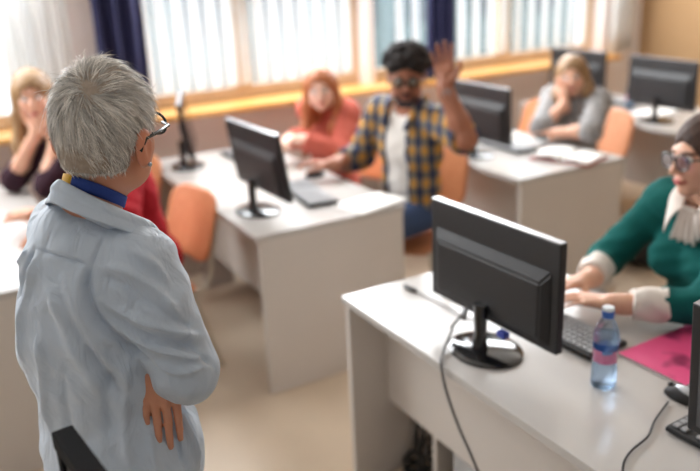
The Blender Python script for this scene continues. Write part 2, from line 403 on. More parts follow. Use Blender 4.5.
# pink booklet with darker printed pictures
m, nt, b = new_mat('pink_cover_print'); N, L = nt.nodes, nt.links
tc = N.new('ShaderNodeTexCoord'); nz = N.new('ShaderNodeTexNoise'); nz.inputs['Scale'].default_value = 9; nz.inputs['Detail'].default_value = 2
L.new(tc.outputs['Object'], nz.inputs['Vector']); rp = N.new('ShaderNodeValToRGB'); rp.color_ramp.elements[0].position = .54; rp.color_ramp.elements[1].position = .66
rp.color_ramp.elements[0].color = rgb(228, 84, 136); rp.color_ramp.elements[1].color = rgb(142, 40, 82)
L.new(nz.outputs['Fac'], rp.inputs['Fac']); L.new(rp.outputs['Color'], b.inputs['Base Color']); b.inputs['Roughness'].default_value = .35; M['pink'] = m
bk = empty('booklet', (-1.235, 1.715, DH), .03, 'bright pink booklet lying on the nearest desk', 'booklet')
MB().box((-.105, -.15, .0), (.105, .15, .007)).build('pages', M['paper'], bk)
MB().box((-.107, -.152, .0071), (.107, .152, .0085)).build('cover', M['pink'], bk)
ob = empty('open_book', (-3.02, 3.02, DH), .35, 'open book with white pages and red cover on the desk of the woman in grey', 'book')
def page(s): return lambda u, v: (s*(.002+u*.16), -.12+.24*v, .012+.016*math.sin(min(1, u*1.4)*PI*.8)*(1-u*.5))
for s in (-1, 1): MB().grid(page(s), 12, 4, .006).build('page_block', M['paper'], ob, True)
MB().box((-.172, -.126, 0), (.172, .126, .004), .001).build('cover', M['redcover'], ob)
for (x, y, r, lab) in ((-2.965, 1.75, .2, 'loose white sheet on the desk beside the arm of the man in plaid'), (-3.55, 4.33, .1, 'white sheet on the desk by the tan wall'), (-3.12, 4.36, -.2, 'white sheet right of the wall side monitor')):
    t = MB().grid(lambda u, v: (-.105+.21*u, -.148+.296*v, .002+.010*u*u*v), 8, 8, .0008).build('paper_sheet', M['paper'], None, True)
    t.location = (x, y, DH); t.rotation_euler = (0, 0, r); tag(t, lab, 'paper')

# ------------------------------------------------------------------ bottles
def glass_mat(name, tint, rough=.02, ior=1.3, tr=.7):
    m, nt, b = new_mat(name); N, L = nt.nodes, nt.links; N.remove(b)
    g = N.new('ShaderNodeBsdfGlass'); g.inputs['Color'].default_value = tint; g.inputs['Roughness'].default_value = rough; g.inputs['IOR'].default_value = ior
    t = N.new('ShaderNodeBsdfTransparent'); t.inputs['Color'].default_value = tint
    ms = N.new('ShaderNodeMixShader'); ms.inputs['Fac'].default_value = tr
    nz = N.new('ShaderNodeTexNoise'); nz.inputs['Scale'].default_value = 120
    bp = N.new('ShaderNodeBump'); bp.inputs['Strength'].default_value = .15; L.new(nz.outputs['Fac'], bp.inputs['Height']); L.new(bp.outputs['Normal'], g.inputs['Normal'])
    L.new(g.outputs[0], ms.inputs[1]); L.new(t.outputs[0], ms.inputs[2]); L.new(ms.outputs[0], N['Material Output'].inputs['Surface'])
    return m
M['pet'] = glass_mat('clear_blue_plastic', rgb(240, 247, 254), .05, 1.3, .5)
M['water'] = glass_mat('bottle_water', rgb(238, 246, 254), .0, 1.2, .7)
m, nt, b = new_mat('pink_blue_label'); N, L = nt.nodes, nt.links
tc = N.new('ShaderNodeTexCoord'); wv = N.new('ShaderNodeTexVoronoi'); wv.inputs['Scale'].default_value = 45; L.new(tc.outputs['Object'], wv.inputs['Vector'])
rp = N.new('ShaderNodeValToRGB'); rp.color_ramp.interpolation = 'CONSTANT'; rp.color_ramp.elements[0].color = rgb(214, 130, 172); rp.color_ramp.elements[1].position = .35; rp.color_ramp.elements[1].color = rgb(120, 160, 214)
e = rp.color_ramp.elements.new(.6); e.color = rgb(230, 236, 244); e = rp.color_ramp.elements.new(.8); e.color = rgb(206, 104, 156)
sp = N.new('ShaderNodeSeparateColor'); L.new(wv.outputs['Color'], sp.inputs[0]); L.new(sp.outputs[0], rp.inputs['Fac']); L.new(rp.outputs['Color'], b.inputs['Base Color']); b.inputs['Roughness'].default_value = .3; M['label'] = m
def make_bottle(loc, label, s=1.0):
    t = empty('water_bottle', loc, label=label, cat='bottle'); t.scale = (s, s, s)
    prof = [(.026, 0), (.031, .004), (.0325, .012), (.0315, .02), (.0325, .03), (.0315, .04), (.0325, .05), (.031, .058), (.029, .075), (.0285, .085), (.0305, .1), (.0325, .112), (.0325, .122), (.031, .126), (.0325, .13), (.032, .145), (.028, .163), (.020, .180), (.0145, .192), (.0125, .198), (.0125, .206)]
    MB().lathe(prof, 40).build('bottle_body', M['pet'], t, True)
    wp = [(max(r-.0012, .01), z+.0015) for r, z in prof if z < .150]
    MB().lathe(wp, 40).build('water', M['water'], t, True)
    MB().lathe([(.0292, .074), (.0288, .085), (.0308, .1), (.0328, .110)], 40, caps=False).build('label_band', M['label'], t, True)
    c = MB().lathe([(.0150, .194), (.0155, .196), (.0155, .212)], 30).build('cap', M['bottlecap'], t, True, .7)
    MB().lathe([(.0152, .2121), (.0150, .219), (.0135, .221)], 30).build('cap_top', M['capwhite'], c, True, .7)
    return t
bp_ = atZ(603, 385, DH)
make_bottle(tuple(bp_), 'clear plastic water bottle with blue cap on the nearest desk')
make_bottle((-3.74, 4.28, DH), 'small blue tinted water bottle on the desk by the tan wall', .9)

# ------------------------------------------------------------------ chairs
def rounded_panel(w, h, r, f, nu=18, nv=14):
    """rounded rectangle grid mapped by f(a, b), a in [-1,1], b in [0,1]"""
    def g(u, v):
        b = v; a = 2*u-1
        yy = b*h; edge = 1.0
        for d in (yy, h-yy):
            if d < r: edge = min(edge, (w/2-r+math.sqrt(max(0, r*r-(r-d)**2)))/(w/2))
        return f(a*edge*w/2, b*h)
    return g
def make_chair(x, y, rz, label):
    t = empty('classroom_chair', (x, y, 0), rz, label, 'chair', 'orange plywood classroom chairs')   # faces -y locally, back at +y
    MB().grid(rounded_panel(.40, .38, .07, lambda a, b: (a, -.20+b, .415+.012*(a/.2)**2-.02*max(0, .08-b)/.08)), 16, 16, .012).build('seat', M['orange'], t, True)
    MB().grid(rounded_panel(.40, .34, .10, lambda a, b: (a, .205+.10*(b/.34)-.03*(1-(a/.2)**2)*.0+.025*(1-(a/.2)**2), .51+b*.94)), 16, 18, .012).build('backrest', M['orange'], t, True)
    for s in (-1, 1):
        MB().tube(smooth_path([(s*.17, -.19, .40), (s*.17, 0, .392), (s*.17, .17, .392), (s*.172, .235, .44), (s*.165, .262, .53), (s*.16, .305, .70)], 6), .011, 10).build('side_tube', M['tube'], t, True)
        MB().tube(smooth_path([(s*.165, -.16, .392), (s*.185, -.19, .22), (s*.20, -.21, .0)], 6), .011, 10).build('leg', M['tube'], t, True)
        MB().tube(smooth_path([(s*.165, .14, .392), (s*.185, .19, .22), (s*.20, .24, .0)], 6), .011, 10).build('leg', M['tube'], t, True)
    return t
make_chair(-4.02, 3.46, -.06, 'empty orange chair on the window side of the woman in grey')
bag = empty('black_bag', (-2.98, 3.62, 0), .3, 'black bag on the floor behind the chair of the woman in grey', 'bag')

# ================================================================== figures: signed distance bodies meshed as one surface
def nrm(v): v = np.asarray(v, float); return v/np.linalg.norm(v)
class Shape:
    def __init__(s): s.P = []; s.disp = None
    def cap(s, a, b, ra, rb=None, k=.02, flat=False, sub=False):
        s.P.append(('cap', np.asarray(a, float), np.asarray(b, float), ra, ra if rb is None else rb, k, flat, sub)); return s
    def chain(s, pts, rs, k=.02, flat=False):
        for i in range(len(pts)-1): s.cap(pts[i], pts[i+1], rs[i], rs[i+1], k, flat and i == len(pts)-2)
        return s
    def ell(s, c, r, R=None, k=.02, sub=False):
        s.P.append(('ell', np.asarray(c, float), np.asarray(r, float), np.eye(3) if R is None else np.asarray(R, float), k, sub)); return s
    def cut(s, c, n):   # removes the side n points to
        s.P.append(('cut', np.asarray(c, float), nrm(n))); return s
    def cutbox(s, c, r, R):
        s.P.append(('cbx', np.asarray(c, float), np.asarray(r, float), np.asarray(R, float))); return s
    def one(s, p, X):
        if p[0] == 'cap':
            _, a, b, ra, rb, k, flat, sub = p
            ab = b-a; l2 = max(ab@ab, 1e-12); t = np.clip(((X-a)@ab)/l2, 0, 1)
            d = np.sqrt(((X-a-t[:, None]*ab)**2).sum(1))-(ra+(rb-ra)*t)
            if flat: d = np.maximum(d, ((X-b)@ab)/math.sqrt(l2))
            return d
        if p[0] == 'ell':
            _, c, r, R, k, sub = p
            q = (X-c)@R.T; k0 = np.sqrt(((q/r)**2).sum(1)); k1 = np.sqrt(((q/r**2)**2).sum(1))
            return k0*(k0-1)/np.maximum(k1, 1e-9)
        if p[0] == 'cut': return (X-p[1])@p[2]
        if p[0] == 'cbx':
            q = np.abs((X-p[1])@p[3].T)-p[2]; return -(np.sqrt((np.maximum(q, 0)**2).sum(1))+np.minimum(q.max(1), 0))
    def ev(s, X, idx=None):
        d = np.full(len(X), 10.0)
        for i, p in enumerate(s.P):
            if idx is not None and not idx[i]: continue
            di = s.one(p, X)
            if p[0] in ('cut', 'cbx'): d = np.maximum(d, di); continue
            k = p[5] if p[0] == 'cap' else p[4]; sub = p[-1]
            if sub:
                h = np.clip(.5-.5*(d+di)/k, 0, 1); d = d+(-di-d)*h+k*h*(1-h)
            else:
                h = np.clip(.5+.5*(di-d)/k, 0, 1); d = di+(d-di)*h-k*h*(1-h)
        if s.disp is not None: d = d+s.disp(X)
        return d
    def bounds(s):
        lo = V3(9e9, 9e9, 9e9); hi = -lo
        for p in s.P:
            if p[0] == 'cap' and not p[-1]:
                r = max(p[3], p[4]); lo = np.minimum(lo, np.minimum(p[1], p[2])-r); hi = np.maximum(hi, np.maximum(p[1], p[2])+r)
            elif p[0] == 'ell' and not p[-1]:
                r = p[2].max(); lo = np.minimum(lo, p[1]-r); hi = np.maximum(hi, p[1]+r)
        return lo, hi
    def trace(s, o, d, tmax=4.0):
        d = nrm(d); t = .5
        for _ in range(200):
            v = s.ev((o+d*t)[None])[0]
            if v < .0007: return o+d*t
            t += v*.7
            if t > tmax: return None
    def mesh(s, h):
        lo, hi = s.bounds(); lo = lo-3*h; hi = hi+3*h; B = 14
        n = np.ceil((hi-lo)/h/B).astype(int); S = n*B+1
        Vv = np.ones(S, np.float32); rad = B*h*.5*1.7321
        adds = [i for i, p in enumerate(s.P) if p[0] in ('cap', 'ell') and not p[-1]]
        ctr = np.stack(np.meshgrid(*[np.arange(q) for q in n], indexing='ij'), -1).reshape(-1, 3)
        cp = lo+(ctr+.5)*B*h
        Dm = np.stack([s.one(p, cp) for p in s.P], 1)
        dmin = Dm[:, adds].min(1)
        full = s.ev(cp)
        off = np.stack(np.meshgrid(*[np.arange(B+1)]*3, indexing='ij'), -1).reshape(-1, 3)
        for bi in range(len(ctr)):
            i0 = ctr[bi]*B; sl = tuple(slice(i0[a], i0[a]+B+1) for a in range(3))
            if dmin[bi] > rad+.06: continue
            if full[bi] < -rad*1.3-.04: Vv[sl] = np.minimum(Vv[sl], -1); continue
            idx = Dm[bi] < dmin[bi]+2*rad+.06
            for i, p in enumerate(s.P):
                if p[0] in ('cut', 'cbx'): idx[i] = True
                elif p[-1]: idx[i] = Dm[bi, i] < rad*1.5+.05
            X = lo+(i0+off)*h
            Vv[sl] = s.ev(X, idx).reshape(B+1, B+1, B+1)
        return nets(Vv, lo, h)
def nets(Vv, lo, h):
    sg = Vv < 0
    c = [sg[i:sg.shape[0]-1+i, j:sg.shape[1]-1+j, k:sg.shape[2]-1+k] for i in (0, 1) for j in (0, 1) for k in (0, 1)]
    al = c[0].copy(); an = c[0].copy()
    for q in c[1:]: al &= q; an |= q
    act = an & ~al; ids = np.argwhere(act)
    index = np.full(act.shape, -1, np.int32); index[act] = np.arange(len(ids))
    cv = np.stack([Vv[ids[:, 0]+i, ids[:, 1]+j, ids[:, 2]+k] for i in (0, 1) for j in (0, 1) for k in (0, 1)], 1).astype(np.float64)
    co = np.array([(i, j, k) for i in (0, 1) for j in (0, 1) for k in (0, 1)], float)
    acc = np.zeros((len(ids), 3)); cnt = np.zeros(len(ids))
    for a in range(8):
        for b in range(a+1, 8):
            if abs(co[a]-co[b]).sum() != 1: continue
            ok = (cv[:, a] < 0) != (cv[:, b] < 0)
            t = cv[ok, a]/(cv[ok, a]-cv[ok, b])
            acc[ok] += co[a]+t[:, None]*(co[b]-co[a]); cnt[ok] += 1
    P = lo+(ids+acc/cnt[:, None])*h
    F = []
    for ax in range(3):
        sh = [slice(None)]*3; s0 = list(sh); s1 = list(sh); s0[ax] = slice(0, -1); s1[ax] = slice(1, None)
        A, Bv = sg[tuple(s0)], sg[tuple(s1)]
        e = np.argwhere(A != Bv); u, v = (ax+1) % 3, (ax+2) % 3
        e = e[(e[:, u] > 0) & (e[:, v] > 0) & (e[:, u] < act.shape[u]) & (e[:, v] < act.shape[v])]
        ins = A[tuple(e.T)]
        def cell(du, dv):
            q = e.copy(); q[:, u] -= du; q[:, v] -= dv; return index[tuple(q.T)]
        f = np.stack([cell(1, 1), cell(0, 1), cell(0, 0), cell(1, 0)], 1)
        f[~ins] = f[~ins][:, ::-1]; F.append(f)
    F = np.concatenate(F); F = F[(F >= 0).all(1)]
    return P, F
def np_mesh(name, P, F, col=None):
    me = bpy.data.meshes.new(name); k = F.shape[1]
    me.vertices.add(len(P)); me.vertices.foreach_set('co', np.ascontiguousarray(P, np.float32).ravel())
    me.loops.add(F.size); me.loops.foreach_set('vertex_index', np.ascontiguousarray(F, np.int32).ravel())
    me.polygons.add(len(F)); me.polygons.foreach_set('loop_start', np.arange(0, F.size, k, dtype=np.int32))
    me.update(calc_edges=True)
    if col is not None:
        at = me.color_attributes.new('Col', 'FLOAT_COLOR', 'POINT')
        c4 = np.ones((len(P), 4), np.float32); c4[:, :3] = col; at.data.foreach_set('color', c4.ravel())
    me.shade_smooth(); return me
def vnormals(P, F):
    n = np.cross(P[F[:, 2]]-P[F[:, 0]], P[F[:, 3]]-P[F[:, 1]]); N = np.zeros_like(P)
    for k in range(4): np.add.at(N, F[:, k], n)
    return N/np.maximum(np.linalg.norm(N, axis=1, keepdims=True), 1e-12)
def sdf_obj(name, shape, h, m, parent, col=None, paint=None, warp=None):
    P, F = shape.mesh(h)
    if warp is not None: P, wc = warp(P, F)
    c = None
    if paint is not None: c = paint(P)
    elif col is not None: c = np.tile(np.array(col[:3]), (len(P), 1))
    if warp is not None and wc is not None and c is not None: c = c*wc[:, None]
    o = link(name, np_mesh(name, P-V3(*parent.location), F, c), m, parent)
    return o
class Frame:
    def __init__(s, o, az, pitch=0, roll=0):   # x right, y forward, z up; pitch > 0 looks down, roll > 0 tilts to the right
        f = V3(math.cos(az), math.sin(az), 0); r = V3(math.sin(az), -math.cos(az), 0); u = V3(0, 0, 1)
        f, u = f*math.cos(pitch)-u*math.sin(pitch), u*math.cos(pitch)+f*math.sin(pitch)
        u, r = u*math.cos(roll)+r*math.sin(roll), r*math.cos(roll)-u*math.sin(roll)
        s.o = np.asarray(o, float); s.R = np.stack([r, f, u])
    def __call__(s, x, y, z): return s.o+V3(x, y, z)@s.R
    def loc(s, X): return (X-s.o)@s.R.T
    def dirn(s, x, y, z): return V3(x, y, z)@s.R

def head(S, H, k=1.0):
    e = lambda c, r, kk=.02, sub=False: S.ell(H(*[q*k for q in c]), [q*k for q in r], H.R, kk, sub)
    e((0, -.014, .026), (.075, .094, .087)); e((0, .028, -.035), (.060, .062, .078), .03)
    for s in (-1, 1): e((s*.035, .052, -.028), (.028, .030, .030), .02); e((s*.045, .012, -.068), (.022, .04, .026), .025)
    e((0, .068, -.094), (.024, .022, .020), .025); e((0, .078, .024), (.048, .014, .013), .015)
    for s in (-1, 1): e((s*.032, .100, .001), (.017, .013, .012), .012, True)
    S.cap(H(0, .088*k, .010*k), H(0, .112*k, -.030*k), .0075*k, .0115*k, .012)
    for s in (-1, 1): e((s*.012, .099, -.034), (.008, .010, .008), .006)
    e((0, .0935, -.060), (.024, .010, .0055), .005); e((0, .0915, -.070), (.019, .010, .0065), .005)
    e((0, .105, -.0648), (.02, .008, .0016), .003, True)
    for s in (-1, 1):
        e((s*.081, -.010, -.008), (.010, .022, .033), .007); e((s*.091, -.004, -.006), (.006, .011, .018), .005, True)
def head_paint(H, skin, lip, brow, k=1.0, hairshadow=None):
    skin, lip, brow = (np.array(c[:3]) for c in (skin, lip, brow))
    def f(P):
        q = H.loc(P)/k; c = np.tile(skin, (len(P), 1))
        def blend(w, col): c[:] = c*(1-w[:, None])+col*w[:, None]
        fr = (q[:, 1] > .05)
        blush = np.exp(-(((np.abs(q[:, 0])-.04)/.02)**2+((q[:, 2]+.028)/.02)**2))*fr*.3; blend(blush, skin*V3(1.05, .8, .78))
        lp = np.clip(1.4-((q[:, 0]/.025)**2+((q[:, 2]+.065)/.011)**2)*1.2, 0, 1)*(q[:, 1] > .075); blend(lp, lip)
        bw = np.clip(1.5-(((np.abs(q[:, 0])-.032)/.020)**2+((q[:, 2]-.022+.10*np.abs(np.abs(q[:, 0])-.03))/.006)**2), 0, 1)*fr; blend(bw*.85, brow)
        er = np.clip((np.abs(q[:, 0])-.074)/.008, 0, 1)*(np.abs(q[:, 2]) < .04)*(np.abs(q[:, 1]) < .04); blend(er*.5, skin*V3(1.08, .78, .72))
        return c
    return f
def eyes(H, root, iris, k=1.0):
    for s in (-1, 1):
        bm = bmesh.new(); bmesh.ops.create_uvsphere(bm, u_segments=20, v_segments=14, radius=.0125*k)
        me = bpy.data.meshes.new('eye'); bm.to_mesh(me); bm.free()
        n = len(me.vertices); P = np.empty(n*3, np.float32); me.vertices.foreach_get('co', P); P = P.reshape(-1, 3)
        a = np.degrees(np.arccos(np.clip(P[:, 1]/(.0125*k), -1, 1)))
        c = np.ones((n, 4), np.float32); c[:, :3] = np.where(a[:, None] < 14, .01, np.where(a[:, None] < 30, np.array(iris[:3]), .75))
        at = me.color_attributes.new('Col', 'FLOAT_COLOR', 'POINT'); at.data.foreach_set('color', c.ravel())
        W = (P@H.R)+H(s*.032*k, .0815*k, .001*k)-V3(*root.location); me.vertices.foreach_set('co', W.astype(np.float32).ravel()); me.update()
        link('eye', me, M['eyew'], root, True)
def glasses(H, root, m, lensm, k=1.0, w=.029, hh=.02, rim=.0018, y=.108, side=.079, tr=1.0):
    g = lambda x, y_, z: tuple(H(x*k, y_*k, z*k)-V3(*root.location))
    mb = MB()
    for s in (-1, 1):
        ring = [g(s*.034+w*math.copysign(abs(math.cos(t))**.8, math.cos(t)), y-.10*abs(s*.034+w*math.cos(t))**1.5*2, -.002+hh*math.copysign(abs(math.sin(t))**.8, math.sin(t))) for t in np.linspace(0, 2*PI, 28, endpoint=False)]
        mb.tube(ring, rim*k, 6, closed=True)
        mb.tube([g(s*(.034+w), y-.015, .006), g(s*(side-.005), y-.03, .006), g(s*side, .03, .006), g(s*(side+.003), -.015, .008), g(s*(side+.002), -.035, -.010)], rim*k*tr, 6)
    mb.tube([g(-.006, y, .004), g(0, y+.002, .007), g(.006, y, .004)], rim*k, 6)
    fr = mb.build('glasses', m, root, True)
    for s in (-1, 1):
        b = MB(); b.grid(lambda u, v: g(s*.034+w*.95*(2*u-1)*math.sqrt(max(0, 1-(abs(2*v-1)**2.6))), y-.1*abs(s*.034+w*.9*(2*u-1))**1.5*2, -.002+hh*.95*(2*v-1)), 10, 10)
        o = b.build('lens', lensm, fr, True)
    return fr
def hand(S, wrist, d, nrm_, side, curl=.3, spread=.06, thumb_out=.9, k=1.0, fk=.0035, only=None):
    """d: from wrist to fingers, nrm_: out of the back of the hand, side +1 when the thumb lies along cross(d, n)"""
    d = nrm(d); n = np.asarray(nrm_, float); n = nrm(n-d*(n@d)); t = np.cross(d, n)*side
    W = np.asarray(wrist, float)
    A = lambda a, b, c: W+(d*a+t*b+n*c)*k
    kn = [(.088, .026, .004), (.092, .007, .006), (.088, -.012, .004), (.080, -.030, .0)]
    ln = [(.040, .024, .019), (.044, .028, .020), (.041, .026, .019), (.032, .019, .017)]
    S.cap(A(-.03, 0, 0), A(.012, 0, 0), .026*k, .025*k, .02)
    for i, q in enumerate(kn):
        S.cap(A(.008, q[1]*.55, 0), A(*q), .0165*k, .0105*k, .012)
    S.cap(A(.03, .012, -.006), A(.055, .0, -.006), .016*k, .015*k, .012)
    for i, (q, L3) in enumerate(zip(kn, ln)):
        if only and i not in only: continue
        p = A(*q); ang = curl*.7; sp = (1.5-i)*spread
        r = .0088 if i < 3 else .0075
        for j, l in enumerate(L3):
            dd = nrm((d*math.cos(ang)-n*math.sin(ang))+t*math.sin(sp)*math.cos(ang))
            p2 = p+dd*l*k; S.cap(p, p2, (r-.0009*j)*k, (r-.0009*(j+1))*k, fk); p = p2; ang += curl*(1.0 if j == 0 else .7)
    p = A(.022, .022, -.006); q = A(.05, .022+.030*thumb_out, -.014); e_ = A(.078, .030+.040*thumb_out, -.020); f = A(.10, .032+.042*thumb_out, -.026)
    S.cap(p, q, .016*k, .0115*k, .01); S.cap(q, e_, .0108*k, .0095*k, .005); S.cap(e_, f, .0095*k, .0078*k, .004)

SKIN = lambda name, c: mat(name, None, .48, .03, 40, attr='Col', sss=.12, spec=.4)
M['skin'] = SKIN('skin', None)
M['lens'] = pane_mat('spectacle_lens', (.88, .88, .90, 1), .03, .15)
M['lensp'] = pane_mat('violet_coated_lens', (.74, .66, .90, 1), .03, .2)
M['lensd'] = pane_mat('dark_tinted_lens', (.5, .55, .5, 1), .02, .2)
M['specs'] = mat('dark_spectacle_frame', rgb(30, 44, 48), .25, .02, 30)
def cloth(name, c, rough=.9, var=.05, sc=40, bump=.25, bs=700): return mat(name, c, rough, var, sc, bump=bump, bscale=bs, spec=.2)

def lerp(a, b, t): return np.asarray(a)*(1-t)+np.asarray(b)*t
def elbow_ik(sh, wr, L1, L2, hint):
    d = wr-sh; D = min(np.linalg.norm(d), (L1+L2)*.995); u = d/np.linalg.norm(d)
    a = (L1*L1-L2*L2+D*D)/(2*D); h = math.sqrt(max(L1*L1-a*a, 0)); hv = np.asarray(hint, float); hv = nrm(hv-u*(hv@u))
    return sh+u*a+hv*h, sh+u*D

class Seated:
    """a seated figure: pelvis position, facing, lean; builds body, garments, trousers, shoes"""
    def __init__(s, name_label, pel, az, lean=.1, side=0, twist=0, k=1.0, female=True, headpos=None, haz=None, hp=.05, hr=0):
        s.k = k; s.fem = female
        s.root = empty('person', (pel[0], pel[1], 0), label=name_label, cat='person')
        s.pf = Frame(pel, az); s.uf = Frame(pel, az+twist, lean, side)
        w = .155 if female else .185
        U = lambda x, y, z: s.uf(x*k, y*k, z*k)
        s.U = U; s.sh = {+1: U(w, .0, .46), -1: U(-w, .0, .46)}
        s.neck = U(0, -.012, .515)
        s.H = Frame(U(0, .03, .655) if headpos is None else headpos, az+twist if haz is None else haz, hp, hr)
        s.hip = {q: s.pf(q*.085*k, .02, -.02) for q in (1, -1)}; s.w = w
        s.knee = {q: s.pf(q*.11*k, .43*k, -.01) for q in (1, -1)}
        s.ank = {q: s.pf(q*.11*k, .40*k, 0)*V3(1, 1, 0)+V3(0, 0, .09) for q in (1, -1)}
        s.arm = {}
    def torso(s, S, g=0.0, k_=.03):
        k, U, f = s.k, s.U, s.fem
        R = s.uf.R
        S.ell(s.pf(0, -.01, .0), V3(.16, .115, .10)*k+g, s.pf.R, k_)
        S.ell(U(0, .0, .14), V3(.125 if f else .145, .095, .14)*k+g, R, k_)
        S.ell(U(0, .0, .32), V3(.138 if f else .165, .100, .17)*k+g, R, k_)
        S.cap(s.sh[1]+U(0, 0, 0)*0, s.sh[-1], .052*k+g, .052*k+g, k_)
        for q in (1, -1): S.cap(U(0, -.02, .49), lerp(s.sh[q], U(0, -.02, .49), .15), .048*k+g, .044*k+g, k_)
        if f:
            for q in (1, -1): S.ell(U(q*.068, .085, .315), V3(.06, .05, .06)*k+g, R, .03)
    def set_arm(s, q, wrist, hint=None, elbow=None, L=(.285, .255)):
        w = np.asarray(wrist, float); sh = s.sh[q]
        if elbow is None: el, w = elbow_ik(sh, w, L[0]*s.k, L[1]*s.k, hint)
        else: el = np.asarray(elbow, float)
        s.arm[q] = (sh, el, w)
    def body(s, skin, lip, brow, h=.0045, hands=()):
        S = Shape(); k = s.k; s.torso(S)
        for q, (sh, el, wr) in s.arm.items():
            m_ = k if s.fem else k*1.14; S.cap(sh, el, .046*m_, .040*m_, .03); S.cap(el, lerp(el, wr, .35), .040*m_, .041*m_, .02); S.cap(lerp(el, wr, .35), wr, .041*m_, .028*m_, .02)
        for q in (1, -1):
            S.cap(s.hip[q], s.knee[q], .078*k, .056*k, .03); S.cap(s.knee[q], s.ank[q], .054*k, .038*k, .03)
            S.cap(s.ank[q], s.ank[q]+s.pf.dirn(0, .13, -.05), .036*k, .026*k, .02)
        S.cap(s.neck, s.H(0, -.018*k, -.05*k), .054*k, .052*k, .025)
        head(S, s.H, k)
        for hd in hands: hand(S, **hd)
        return sdf_obj('body', S, h, M['skin'], s.root, paint=head_paint(s.H, skin, lip, brow, k))
    def top(s, name, m, g=.014, sleeves=1.0, neck_r=.062, neck_drop=.0, front_open=0, h=.006, disp=None, extra=None, loose=0):
        S = Shape(); k = s.k; s.torso(S, g)
        for q, (sh, el, wr) in s.arm.items():
            sl = sleeves if not isinstance(sleeves, dict) else sleeves[q]
            S.cap(sh, el, .05*k+g, .044*k+g+loose, .035, sl <= .5)
            if sl > .5: S.cap(el, lerp(el, wr, (sl-.5)*2), .044*k+g+loose, (.03+.012*(1-sl)*2)*k+g+loose*.7, .02, True)
        if extra: extra(S)
        S.P.append(('ell', s.neck+V3(0, 0, .035)+s.uf.dirn(0, .03+neck_drop*.3, -neck_drop*.5), V3(neck_r, neck_r+neck_drop*.3, .06+neck_drop), s.uf.R, .008, True))
        S.cut(s.pf(0, 0, -.06), (0, 0, -1))
        if front_open: S.cutbox(s.U(0, .16, .22), V3(front_open, .13, .34), s.uf.R)
        f = disp or (lambda X: .003*np.sin(X[:, 0]*55+2*np.sin(X[:, 2]*31))*np.sin(X[:, 2]*43+X[:, 1]*37))
        S.disp = f
        return sdf_obj(name, S, h, m, s.root)
    def bottoms(s, m, shoem, name='trousers'):
        S = Shape(); k = s.k
        S.ell(s.pf(0, -.01, -.0), V3(.168, .125, .098)*k, s.pf.R, .03)
        for q in (1, -1):
            S.cap(s.hip[q], s.knee[q], .084*k, .066*k, .03); S.cap(s.knee[q], s.ank[q]+V3(0, 0, .02), .064*k, .055*k, .03, True)
        S.cut(s.pf(0, 0, .07), (0, 0, 1))
        S.cut((0, 0, .455), (0, 0, -1)) if False else None
        sdf_obj(name, S, .008, m, s.root)
        for q in (1, -1):
            T = Shape(); a = s.ank[q]; f = s.pf.dirn(0, 1, 0)
            T.ell(a+V3(0, 0, -.03)-f*.02, (.042, .05, .055), s.pf.R, .02); T.cap(a+f*.0-V3(0, 0, .05), a+f*.14-V3(0, 0, .055), .042, .034, .03); T.cut((0, 0, .006), (0, 0, -1))
            sdf_obj('shoe', T, .006, shoem, s.root)
def hair_mat(name, c1, c2, rough=.45):
    m, nt, b = new_mat(name); N, L = nt.nodes, nt.links
    tc = N.new('ShaderNodeTexCoord'); mp = N.new('ShaderNodeMapping'); mp.inputs['Scale'].default_value = (90, 90, 8); L.new(tc.outputs['Object'], mp.inputs['Vector'])
    nz = N.new('ShaderNodeTexNoise'); nz.inputs['Scale'].default_value = 1.2; nz.inputs['Detail'].default_value = 4; L.new(mp.outputs['Vector'], nz.inputs['Vector'])
    r = N.new('ShaderNodeValToRGB'); r.color_ramp.elements[0].position = .3; r.color_ramp.elements[1].position = .7; r.color_ramp.elements[0].color = c1; r.color_ramp.elements[1].color = c2
    L.new(nz.outputs['Fac'], r.inputs['Fac']); L.new(r.outputs['Color'], b.inputs['Base Color']); b.inputs['Roughness'].default_value = rough
    bp = N.new('ShaderNodeBump'); bp.inputs['Strength'].default_value = .4; bp.inputs['Distance'].default_value = .003; L.new(nz.outputs['Fac'], bp.inputs['Height']); L.new(bp.outputs['Normal'], b.inputs['Normal'])
    return m
def long_hair(s, m, length=.30, vol=.018, part=.0, h=.006, front=.5, name='hair'):
    H, k = s.H, s.k; S = Shape(); e = lambda c, r, kk=.02, sub=False: S.ell(H(*[q*k for q in c]), [q*k for q in r], H.R, kk, sub)
    e((0, -.020, .030), (.078+vol, .094+vol, .088+vol*.9))
    for q in (1, -1):
        p0, p1, p2 = H(q*.074*k, -.01*k, .02*k), H(q*.088*k, .0, -.09*k), H(q*.085*k, -.005*k, -.09*k)+V3(0, 0, -length*.5)+s.uf.dirn(0, front*.06, 0)
        p3 = p2+V3(0, 0, -length*.5)+s.uf.dirn(0, front*.04, 0)
        S.chain([p0, p1, p2, p3], [.026, .03, .034, .018], .03)
        b0, b1, b2 = H(q*.03*k, -.085*k, .0), H(q*.045*k, -.085*k, -.10*k), H(q*.045*k, -.075*k, -.10*k)+V3(0, 0, -length*.6)
        S.chain([b0, b1, b2], [.05, .05, .035], .03)
    e((0, .105, -.028), (.062, .075, .092), .012, True)
    e((0, .03, -.13), (.055, .07, .08), .015, True)
    S.disp = lambda X: .0025*np.sin(np.arctan2(H.loc(X)[:, 1], H.loc(X)[:, 0])*46+X[:, 2]*10)
    return sdf_obj(name, S, h, m, s.root)
def chair_for(s, label, az, back=.04):
    f = V3(math.cos(az), math.sin(az), 0); p = s.pf.o-f*back
    return make_chair(p[0], p[1], az+PI/2, label)
FIG = {}
SKIN_L = rgb(222, 172, 146); SKIN_M = rgb(206, 150, 122); SKIN_B = rgb(146, 92, 66)
